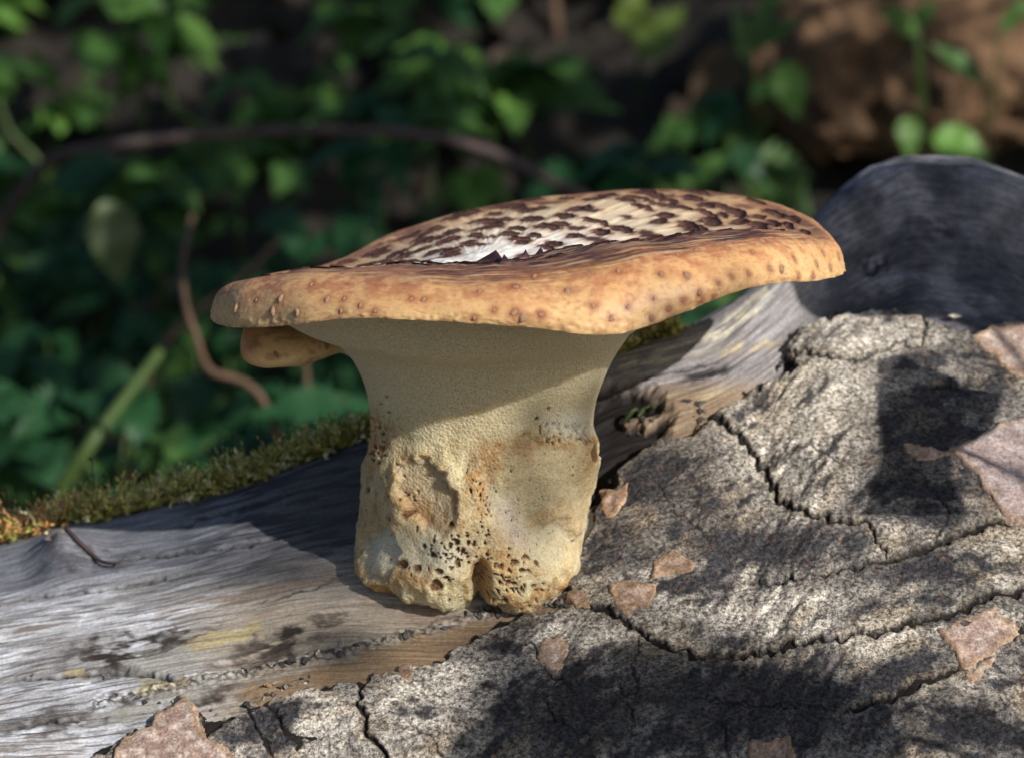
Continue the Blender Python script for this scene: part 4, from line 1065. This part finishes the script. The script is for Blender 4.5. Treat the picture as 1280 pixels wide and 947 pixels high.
lance = lambda t: 0.17 * math.sin(math.pi * t ** 0.75)
LM = {}
for mk in ('lf_bright', 'lf_mid', 'lf_dark', 'lf_pale', 'lf_yellow'):
    LM[mk] = [leaf_mesh('leaf', nettle, 0.24, 0.30, 0.35, M[mk], 17), leaf_mesh('leaf', broad, 0.12, 0.25, 0.3, M[mk], 17), leaf_mesh('leaf', lance, 0.03, 0.35, 0.25, M[mk])]
for mk in ('litter', 'paledry', 'lilac'):
    LM[mk] = [leaf_mesh('dry_leaf', broad, 0.08, 0.5, 0.7, M[mk]), leaf_mesh('dry_leaf', lance, 0.1, 0.6, 0.9, M[mk])]
def leaf_at(me, root, p, d, n, L, name='leaf'):
    y = Vector(d).normalized(); z = Vector(n); z = (z - y * z.dot(y))
    if z.length < 1e-4: z = Vector((0, 0, 1)) - y * y.z
    z.normalize(); x = y.cross(z)
    m = Matrix((x, y, z)).transposed().to_4x4()
    o = bpy.data.objects.new(name, me); COL.objects.link(o)
    mw = Matrix.Translation(Vector(p)) @ m @ Matrix.Scale(L, 4)
    if root is not None:
        o.parent = root; o.matrix_local = root.matrix_world.inverted() @ mw
    else: o.matrix_world = mw
    return o
def px_len(px, y): return px * (y - CAM[1]) / math.cos(PITCH) / FPX
pr = random.Random(31)
BACK = 0.25 + DB
def plant(name, label, cat, heads, y, mk, size, shape=0, nl=7, base_px=None, group=None, stem_r=0.0019, lean=0.0):
    """heads: photo points of leaf whorls from low to high on one stem standing on the bank"""
    y = y + BACK
    bx = base_px if base_px is not None else heads[0][0] + pr.uniform(-25, 25)
    b = at(bx, 560, y); yb = y + 0.03
    base = np.array([b[0], yb, float(ground_z(b[0], yb)) - 0.004])
    root = thing(name, label, cat, tuple(base), group)
    pts = [base] + [at(h[0], h[1], y + pr.uniform(-0.02, 0.02)) for h in heads]
    pts = sorted(pts, key=lambda q: q[2])
    if len(pts) == 2: pts.insert(1, (pts[0] + pts[1]) / 2 + np.array([pr.uniform(-.012, .012), 0, 0]))
    P = catmull(np.array(pts), np.linspace(0, len(pts) - 1, 18))
    obj('stalk', tube(P, np.linspace(stem_r, stem_r * 0.5, 18), 6, M['gstem'], 'stalk'), root)
    for hi, h in enumerate(heads):
        c_ = at(h[0], h[1], y)
        k = nl if len(h) < 3 else h[2] + 4
        a0 = pr.uniform(0, 6.28)
        for q in range(k):
            a = a0 + q * 2.4 + pr.uniform(-.3, .3)
            d = np.array([math.cos(a), math.sin(a) * 0.8, pr.uniform(-0.55, 0.25)])
            n_ = np.array([pr.uniform(-.3, .5), -0.45 + pr.uniform(-.3, .3), 0.85])
            L = px_len(size, y) * pr.uniform(0.5, 1.05)
            leaf_at(LM[mk][shape], root, c_ + d * 0.004 + np.array([0, 0, pr.uniform(-0.012, 0.012)]), d, n_, L)
    return root
def leaves_explicit(name, label, cat, y, mk, specs, base_px, shape=1, stem_r=0.0018, matl='gstem', root_py=560):
    """specs: (px,py of the leaf base, px,py of its tip)"""
    y = y + BACK
    while min(float(at(q[k], q[k + 1], y)[2]) for q in specs for k in (0, 2)) < float(ground_z(float(at(specs[0][0], specs[0][1], y)[0]), y)) + 0.02 and y > 0.45: y -= 0.05
    b = at(base_px, root_py, y); base = np.array([b[0], y + 0.02, float(ground_z(b[0], y + 0.02)) - 0.004])
    root = thing(name, label, cat, tuple(base))
    for x0, y0, x1, y1 in specs:
        p0, p1 = at(x0, y0, y), at(x1, y1, y - 0.012)
        mid = (base + p0) / 2 + np.array([pr.uniform(-.01, .01), 0.01, 0.01])
        obj('stalk', tube(catmull(np.array([base, mid, p0]), np.linspace(0, 2, 14)), np.linspace(stem_r, stem_r * 0.6, 14), 6, M[matl], 'stalk'), root)
        leaf_at(LM[mk][shape], root, p0, p1 - p0, (pr.uniform(-.1, .3), -0.75, 0.6), float(np.linalg.norm(p1 - p0)))
    return root
plant('nettle', 'bright nettle head with broad toothed leaves above the arching cane', 'plant', [(185, 70, 5), (205, 28, 9)], 0.55, 'lf_bright', 84, 0, base_px=178)
plant('nettle', 'tall thin nettle with bare upright stalk crossing the arching cane', 'plant', [(425, 118, 2), (424, -12, 5)], 0.56, 'lf_mid', 60, 0, base_px=428)
plant('nettle', 'leafy nettle shoot with two bright whorls above the mushroom cap', 'plant', [(600, 120, 5), (560, 66, 8)], 0.58, 'lf_bright', 84, 0, base_px=640)
plant('nettle', 'nettle shoot whose drooping bright leaf hangs down toward the cane end', 'plant', [(640, 100, 6)], 0.55, 'lf_bright', 78, 0, base_px=600)
plant('nettle', 'small-leaved nettle top beside the tall bare stalk', 'plant', [(505, 55, 6)], 0.66, 'lf_mid', 66, 0)
plant('nettle', 'nettle with pale green top leaves rising from curved yellowish stalks', 'plant', [(70, 140, 5), (30, 78, 6)], 0.57, 'lf_bright', 62, 0, base_px=60)
plant('nettle', 'dim blurred nettle clump below the pale topped nettle', 'plant', [(100, 130, 6), (60, 165, 5)], 0.70, 'lf_mid', 64, 0)
plant('nettle', 'nettle sprig with paired small leaves behind the large hanging pale leaf', 'plant', [(300, 285, 4), (268, 252, 6)], 0.60, 'lf_mid', 52, 0)
plant('nettle', 'low leafy nettle left of the rusty kinked twig', 'plant', [(120, 440, 5), (180, 420, 6)], 0.58, 'lf_mid', 58, 0)
plant('nettle', 'dark nettle standing over the arching cane near its middle', 'plant', [(330, 100, 5), (300, 60, 5)], 0.74, 'lf_mid', 70, 0)
leaves_explicit('hanging_leaf_plant', 'large pale green pointed leaf hanging straight down', 'plant', 0.12, 'lf_pale', [(130, 250, 156, 352)], 96, 1, 0.0008)
leaves_explicit('leafy_sprout', 'bright green sprout with one broad leaf drooping left of the log moss', 'plant', 0.42, 'lf_bright', [(-20, 400, 55, 440), (-10, 372, 30, 420)], -30, 1)
leaves_explicit('broad_leaf_plant', 'plant with a long bright leaf lying just above the log moss', 'plant', 0.38, 'lf_bright', [(155, 538, 292, 585), (250, 560, 330, 600)], 215, 0)
leaves_explicit('ground_leaf_plant', 'low rounded green leaves peeping over the moss', 'plant', 0.34, 'lf_bright', [(120, 575, 128, 640), (215, 590, 165, 612), (280, 600, 300, 650), (75, 588, 60, 625)], 160, 0, root_py=640)
leaves_explicit('broad_dock', 'broad dark green dock leaves in deep shade', 'plant', 0.62, 'lf_dark', [(120, 330, 10, 352), (150, 330, 60, 390), (60, 300, -30, 330)], 110, 1)
leaves_explicit('bright_leaf_plant', 'single bright lit leaf pointing down before the rotten log', 'plant', 0.36, 'lf_bright', [(975, 78, 1000, 146), (962, 100, 940, 125)], 940, 1)
leaves_explicit('seedling', 'seedling with small lit leaves on a thin pale stalk before the rotten log', 'plant', 0.32, 'lf_bright', [(1145, 40, 1105, 8), (1148, 30, 1165, 2)], 1155, 1)
leaves_explicit('creeper', 'creeper with two small lit leaves just above the knob', 'plant', 0.26, 'lf_bright', [(1132, 146, 1142, 196), (1165, 172, 1240, 190)], 1120, 1)
leaves_explicit('thin_sprig', 'thin green sprig leaning against the rotten log above the creeper', 'plant', 0.32, 'lf_mid', [(1230, 105, 1180, 50), (1250, 40, 1290, -6)], 1250, 2)
leaves_explicit('round_leaf_plant', 'pair of rounded blue green leaves just above the back of the cap', 'plant', 0.50, 'lf_mid', [(868, 232, 835, 192), (850, 236, 792, 208), (872, 232, 905, 192)], 880, 1)
leaves_explicit('large_leaf_plant', 'big soft green leaf between the cap and the knob', 'plant', 0.46, 'lf_mid', [(930, 195, 1030, 262), (945, 228, 1000, 290), (960, 200, 1015, 215)], 960, 0)
leaves_explicit('under_cap_plant', 'green leaves seen under the right side of the cap', 'plant', 0.40, 'lf_mid', [(905, 372, 830, 400), (880, 385, 800, 425), (930, 365, 880, 395)], 900, 1)
leaves_explicit('yellow_leaf_plant', 'yellowish leaf glowing high above the cap', 'plant', 0.85, 'lf_yellow', [(800, 70, 850, 5), (780, 40, 800, -15)], 800, 1)
leaves_explicit('green_shoot', 'upright green shoot left of the rotten log', 'plant', 0.38, 'lf_mid', [(935, 80, 925, 10), (940, 60, 1000, 15), (940, 40, 975, -20)], 945, 2)
leaves_explicit('moss_side_plant', 'bright leaves low behind the moss beside the stem', 'plant', 0.36, 'lf_mid', [(330, 500, 400, 535), (440, 500, 400, 520), (290, 520, 250, 560)], 360, 0, root_py=600)
# yellowish bent stalks
def stalk_thing(name, label, cat, P, r0, r1, mk):
    P = np.array([at(q[0], q[1], q[2] + BACK) for q in P])
    b = P[0].copy(); b[2] = min(b[2], float(ground_z(b[0], b[1])))
    P = np.concatenate([[b - np.array([0, 0, 0.003])], P]) if P[0][2] - b[2] > 0.004 else P
    root = thing(name, label, cat, tuple(P[0]))
    n = 12 * (len(P) - 1)
    obj('shaft', tube(catmull(P, np.linspace(0, len(P) - 1, n)), np.linspace(r0, r1, n), 8, M[mk], 'shaft'), root)
    return root
stalk_thing('bent_stalk', 'yellow green bent stalk slanting down across the arching cane', 'stalk', [(262, 560, .60), (258, 320, .57), (248, 175, .55), (215, 130, .55), (196, 85, .55)], .0045, .0028, 'gstem')
stalk_thing('bent_stalk', 'curved yellow green stalk left of the pale hanging leaf', 'stalk', [(70, 560, .60), (60, 260, .57), (48, 205, .56), (12, 165, .56), (-8, 110, .56)], .0045, .0028, 'gstem')
stalk_thing('bent_stalk', 'short upright yellowish stalk under the bright nettle head', 'stalk', [(182, 560, .58), (176, 300, .56), (178, 165, .55), (176, 90, .55)], .003, .0022, 'gstem')
stalk_thing('bent_stalk', 'green stalk rising from the end of the arching cane', 'stalk', [(640, 420, .60), (622, 205, .57), (600, 150, .57), (590, 100, .57)], .003, .002, 'gstem')
stalk_thing('dead_stalk', 'thick olive dead stalk leaning behind the moss', 'stalk', [(70, 640, -.25), (110, 560, -.25), (150, 505, -.23), (200, 440, -.2)], .0048, .0035, 'gstem')
stalk_thing('bramble_cane', 'long dark purple brown cane arching over the whole left background', 'cane', [(-60, 420, .10), (40, 222, .08), (140, 182, .06), (300, 166, .10), (420, 164, .10), (520, 168, .10), (600, 186, .10), (680, 222, .10), (760, 275, .10), (830, 420, .10)], .0038, .0044, 'cane')
stalk_thing('kinked_twig', 'rusty kinked twig bending left of the small side cap', 'twig', [(352, 600, -.30), (345, 540, -.32), (325, 495, -.32), (300, 475, -.32), (262, 462, -.32), (245, 420, -.32), (232, 380, -.30), (228, 330, -.2), (240, 270, -.1)], .0024, .0019, 'twig')
stalk_thing('dry_stick', 'straight dry stick leaning behind the rusty kinked twig', 'stick', [(150, 620, .0), (200, 440, .0), (300, 350, .04), (350, 300, .06)], .003, .002, 'twig')
stalk_thing('thin_twig', 'thin upright twig below the small side cap', 'twig', [(388, 620, -.3), (386, 520, -.3), (382, 440, -.3), (384, 360, -.3)], .0022, .0016, 'twig')
stalk_thing('bleached_twig', 'pale crooked twig hanging above the cap', 'twig', [(742, 330, .72), (735, 200, .72), (722, 130, .72), (700, 60, .72), (690, -30, .72)], .006, .005, 'twig')
stalk_thing('bleached_twig', 'second shorter pale twig beside the crooked one above the cap', 'twig', [(690, 300, .74), (688, 140, .74), (684, 90, .74), (690, 20, .76)], .0034, .0028, 'twig')
stalk_thing('slanting_branch', 'grey brown branch sloping down to the right of the arching cane', 'branch', [(900, 560, .86), (860, 330, .84), (780, 270, .82), (690, 215, .8), (640, 190, .82)], .008, .006, 'cane')
for x0, y0, x1, y1, yy, mk, lab in [(905, 55, 878, 152, .60, 'paledry', 'curled dry brown leaf hanging beside the rotten log'), (860, 120, 835, 150, .66, 'litter', 'small dark dry leaf near the curled one'), (350, 535, 412, 528, .42, 'lilac', 'faded lilac dead leaf behind the moss near the stem'), (100, 610, 92, 650, .40, 'paledry', 'pale dry leaf standing behind the moss')]:
    yy += BACK
    while at(x1, y1, yy)[2] < float(ground_z(at(x0, y0, yy)[0], yy)) + 0.02 and yy > 0.45: yy -= 0.05
    p0, p1 = at(x0, y0, yy), at(x1, y1, yy - .01)
    gz = float(ground_z(p0[0], yy + .03))
    root = thing('dead_leaf', lab, 'dead leaf', (p0[0], yy + .03, gz))
    obj('leaf_stalk', tube(np.array([(p0[0], yy + .03, gz - .003), (p0 + np.array([p0[0], yy + .03, gz])) / 2, p0]), [.0012, .001, .0008], 5, M['twig'], 'leaf_stalk'), root)
    leaf_at(LM[mk][0], root, p0, p1 - p0, (.3, -.7, .5), float(np.linalg.norm(p1 - p0)), 'blade')
# low undergrowth that fills the bank, one plant at a time
ur = random.Random(77)
k = 0
for row, (yy, n, py0, py1) in enumerate([(0.68, 20, 480, 600), (0.84, 22, 420, 580), (1.0, 24, 340, 520), (1.16, 26, 260, 460), (1.30, 26, 180, 400), (0.74 + DB, 24, 60, 340), (0.88 + DB, 28, -10, 300), (1.02 + DB, 28, -10, 240), (1.18 + DB, 28, -10, 200), (1.36 + DB, 24, -10, 150)]):
    for q in range(n):
        px = -120 + (1520) * (q + ur.uniform(0.1, 0.9)) / n
        if yy < 1.2 and (480 < px < 760 or px > 1000 or px < -60): continue      # hidden by the mushroom and the log
        if px > 930 and yy < 1.2 + DB: continue
        py = ur.uniform(py0, py1)
        if px > 760 and yy < 1.2: py = min(py, 400)
        if 640 < px < 1040 and ur.random() < 0.3: continue
        yy = yy + ur.uniform(-.06, .06)
        p = at(px, py, yy)
        gz = float(ground_z(p[0], yy))
        if p[2] < gz + 0.015: p[2] = gz + ur.uniform(0.02, 0.06)
        mk = ur.choice(['lf_dark', 'lf_dark', 'lf_dark', 'lf_mid'] if yy < 1.4 else ['lf_dark', 'lf_mid', 'lf_mid', 'lf_bright'] if px < 720 else ['lf_dark', 'lf_dark', 'lf_mid'])
        tone = {'lf_dark': 'dark green', 'lf_mid': 'mid green', 'lf_bright': 'bright yellow green'}[mk]
        root = thing('undergrowth_plant', 'low ' + tone + ' leafy plant among the blurred undergrowth on the bank', 'plant', (p[0], yy, gz - .004), tone + ' undergrowth on the bank')
        obj('stalk', tube(np.array([(p[0], yy, gz - .004), (p[0] + ur.uniform(-.01, .01), yy, (gz + p[2]) / 2), p]), [.002, .0016, .001], 5, M['gstem'], 'stalk'), root)
        sh = ur.choice([0, 0, 1])
        hgt = max(0.02, p[2] - gz)
        for j in range(ur.randint(8, 12)):
            a = ur.uniform(0, 6.28)
            d = np.array([math.cos(a), math.sin(a), ur.uniform(-.6, .3)])
            leaf_at(LM[mk][sh], root, (p[0], yy, p[2] - ur.uniform(0, 0.6) * hgt * (j > 3)), d, (ur.uniform(-.4, .4), -.4 + ur.uniform(-.3, .3), .85), ur.uniform(0.026, 0.06) * (1.25 if yy > 1.4 else 0.9))
        k += 1
# dead leaves strewn on the bank: nobody could count them
lr = np.random.default_rng(5)
def instanced_mesh(name, tmpl_me, mats, matl, parent=None):
    tv_ = np.array([v.co for v in tmpl_me.vertices]); tf = np.array([list(p.vertices) for p in tmpl_me.polygons])
    V = np.concatenate([tv_ @ np.array(m.to_3x3()).T + np.array(m.translation) for m in mats])
    F = np.concatenate([tf + len(tv_) * k for k in range(len(mats))])
    return obj(name, mesh(name, V, F, matl), parent)
lm_ = []
for _ in range(1800):
    x, y = lr.uniform(-1.1, 1.1), lr.uniform(0.8, 2.9)
    lm_.append(Matrix.Translation((x, y, float(ground_z(x, y)) + 0.006)) @ Matrix.Rotation(lr.uniform(0, 6.3), 4, 'Z') @ Matrix.Rotation(lr.uniform(-.7, .9), 4, 'X') @ Matrix.Rotation(lr.uniform(-.6, .6), 4, 'Y') @ Matrix.Scale(lr.uniform(.025, .06), 4))
lit = instanced_mesh('leaf_litter', leaf_mesh('litter_tmpl', broad, 0.06, 0.3, 0.4, M['litter'], 7), lm_, M['litter'])
tag(lit, 'dead brown leaves littering the dark bank', 'leaf litter', kind='stuff')

# rotten log lying on the bank at the right
a0, a1 = at(935, 78, 1.50), at(1560, 48, 1.44)
n_a, n_r = 160, 90
tA = np.linspace(0, 1, n_a)
cenl = a0 + (a1 - a0) * tA[:, None]
rl = 0.082 * (0.55 + 0.45 * ss(0, 0.16, tA)) * (1 + 0.15 * pn(tA * 5, 0.5, 0.5))
an = np.linspace(0, 2 * math.pi, n_r, endpoint=False)
RV = cenl[:, None] + rl[:, None, None] * np.stack([0 * an, np.cos(an), np.sin(an)], -1)[None]
nrmv = np.stack([0 * an, np.cos(an), np.sin(an)], -1)[None]
RV = RV + nrmv * (0.010 * fbm(RV[..., 0] * 25, RV[..., 1] * 50, RV[..., 2] * 50, 4))[..., None]
rot = thing('rotten_log', 'crumbling brown rotten log lying on the bank behind the knob', 'log', tuple(a0 - np.array([0, 0, 0.05])))
obj('trunk', mesh('trunk', RV, grid_faces(n_a, n_r, True), M['rot']), rot)
for side in (0, -1):
    V = np.concatenate([RV[side], [RV[side].mean(0)]]); F = np.stack([np.arange(n_r), (np.arange(n_r) + 1) % n_r, np.full(n_r, n_r)], -1)
    obj('broken_end', mesh('broken_end', V, F, M['rot']), rot)

# ------------------------------------------------------------------ unseen trees and leaves added beside the camera to shade the place
def hazel(name, label, foot, targets, nleaf, spread, size, seed):
    """unseen small tree added for its shade; leaf sprays hang at `targets`"""
    r2 = np.random.default_rng(seed); rr = random.Random(seed)
    root = thing(name, label, 'tree', (foot[0], foot[1], float(ground_z(foot[0], foot[1])) - .01))
    f = np.array([foot[0], foot[1], float(ground_z(foot[0], foot[1])) - .01])
    topz = max(t[2] for t in targets) + 0.25
    top = f + np.array([0.03, -0.02, topz])
    obj('trunk', tube(catmull(np.array([f, f + np.array([.02, 0, topz * .5]), top]), np.linspace(0, 2, 20)), np.linspace(.03, .012, 20), 10, M['tree'], 'trunk'), root)
    mats = []
    for t in targets:
        t = np.array(t, float)
        s = f + np.array([0.02, 0, 0]) + (top - f) * (0.55 + 0.3 * rr.random())
        obj('limb', tube(catmull(np.array([s, (s + t) / 2 + np.array([0, 0, .06]), t]), np.linspace(0, 2, 16)), np.linspace(.009, .002, 16), 6, M['tree'], 'limb'), root)
        for _ in range(nleaf):
            p = t + r2.normal(0, 1, 3) * np.array(spread)
            nz = Vector(SUNV * 0.8 + r2.normal(0, .55, 3)).normalized()
            q = nz.to_track_quat('Z', 'Y').to_matrix().to_4x4()
            mats.append(Matrix.Translation(p) @ q @ Matrix.Rotation(rr.uniform(0, 6.28), 4, 'Z') @ Matrix.Scale(size * rr.uniform(.7, 1.2), 4))
    o = instanced_mesh('crown', leaf_mesh('hazel_tmpl', broad, 0.06, 0.15, 0.15, M['lf_mid'], 7), mats, M['lf_mid'], root)
    o['kind'] = 'stuff'
    return root
def toward_sun(p, t): return np.array(p, float) + SUNV * t
bg = [(-0.22, 0.34, 0.16), (-0.10, 0.35, 0.16), (-0.32, 0.55, 0.18), (-0.12, 0.6, 0.2), (0.10, 1.2, 0.42), (-0.34, 0.95, 0.12), (-0.32, 1.1, 0.34), (-0.05, 1.0, 0.20), (0.02, 1.2, 0.40), (-0.15, 0.75, 0.10), (-0.05, 1.5, 0.5), (-0.4, 1.4, 0.5), (0.15, 0.8, 0.08), (-0.2, 1.3, 0.3)]
hazel('shade_tree', 'small unseen hazel tree added outside the picture to shade the bank', (2.0, 0.45 + DB), [tuple(toward_sun((b[0] * 1.3, b[1] + DB, b[2]), 1.7)) for b in bg], 31, (0.14, 0.10, 0.09), 0.085, 3)
hazel('shade_tree', 'second unseen hazel added far behind the camera to dapple the mushroom foot', (2.3, -2.1), [tuple(toward_sun(at(610, 640, -0.035), 2.5)), tuple(toward_sun(at(560, 680, -0.035), 2.6))], 6, (0.022, 0.022, 0.022), 0.036, 9)

# unseen sapling, its leaf outlines shaped back from the bark and knob shadows
SH = [
 ([(547, 950), (569, 920), (600, 905), (612, 880), (625, 858), (644, 844), (660, 846), (672, 839), (694, 848), (709, 833), (745, 826), (790, 806), (827, 809), (854, 822), (890, 832), (972, 842), (1040, 856), (1100, 885), (1130, 960), (820, 1010), (600, 1000)], 0.27),
 ([(1090, 485), (1120, 452), (1165, 470), (1200, 490), (1245, 498), (1232, 545), (1180, 575), (1188, 615), (1200, 648), (1130, 652), (1068, 650), (1082, 600), (1096, 560), (1086, 520)], 0.24),
 ([(985, 340), (1020, 275), (1060, 236), (1110, 207), (1160, 206), (1215, 212), (1270, 230), (1330, 262), (1335, 400), (1230, 410), (1180, 395), (1120, 392), (1060, 396), (1020, 385)], 0.28),
]
sap_foot = (0.62, -0.55)
fz = float(ground_z(*sap_foot)) - .01
sap = thing('shade_sapling', 'unseen sapling beside the log, leaves shaped to cast the bark shadows', 'sapling', (sap_foot[0], sap_foot[1], fz))
leaf_cens = []
for poly, dist in SH:
    P = np.array([log_point(x, min(y, 965))[0] for x, y in poly])
    dense = []
    for k in range(len(P)):
        for f in (0, 0.5): dense.append(P[k] * (1 - f) + P[(k + 1) % len(P)] * f)
    P = np.array(dense)
    cen = P.mean(0)
    pc = cen + SUNV * dist
    nrm_ = SUNV * 0.75 + np.array([0.1, -0.1, 0.45]); nrm_ /= np.linalg.norm(nrm_)
    t = ((pc - P) @ nrm_) / (SUNV @ nrm_)
    Q = P + SUNV * t[:, None]                                     # outline of the leaf in its own plane
    if dist == 0.28: Q = pc + (Q - pc) * 1.07
    n = len(Q)
    rings_ = [Q, pc + (Q - pc) * 0.6 + nrm_ * 0.003, pc + (Q - pc) * 0.25 + nrm_ * 0.005]
    V = np.concatenate(rings_ + [[pc + nrm_ * 0.006]])
    V2_ = V - nrm_ * 0.0006
    F = []
    for r in range(2): F += [(r*n + k, r*n + (k+1) % n, (r+1)*n + (k+1) % n, (r+1)*n + k) for k in range(n)]
    T3 = [(2*n + k, 2*n + (k+1) % n, 3*n) for k in range(n)]
    m_ = len(V)
    faces = F + T3 + [tuple(m_ + i for i in f[::-1]) for f in F + T3] + [(k, (k+1) % n, m_ + (k+1) % n, m_ + k) for k in range(n)]
    me = bpy.data.meshes.new('leaf'); me.from_pydata(np.concatenate([V, V2_]).tolist(), [], faces); me.materials.append(M['lf_dark'])
    obj('leaf', me, sap); leaf_cens.append(pc)
f = np.array([sap_foot[0], sap_foot[1], fz]); top = f + np.array([-0.05, 0.1, 0.62])
obj('main_stem', tube(catmull(np.array([f, f + np.array([0, .03, .3]), top]), np.linspace(0, 2, 18)), np.linspace(.007, .003, 18), 8, M['tree'], 'main_stem'), sap)
for q, pc in enumerate(leaf_cens):
    s = f + (top - f) * (0.6 + 0.15 * q)
    obj('leaf_stalk', tube(catmull(np.array([s, (s + pc) / 2 + np.array([0.02, 0, .03]), pc + np.array([0, 0, .004])]), np.linspace(0, 2, 14)), np.linspace(.002, .001, 14), 6, M['gstem'], 'leaf_stalk'), sap)
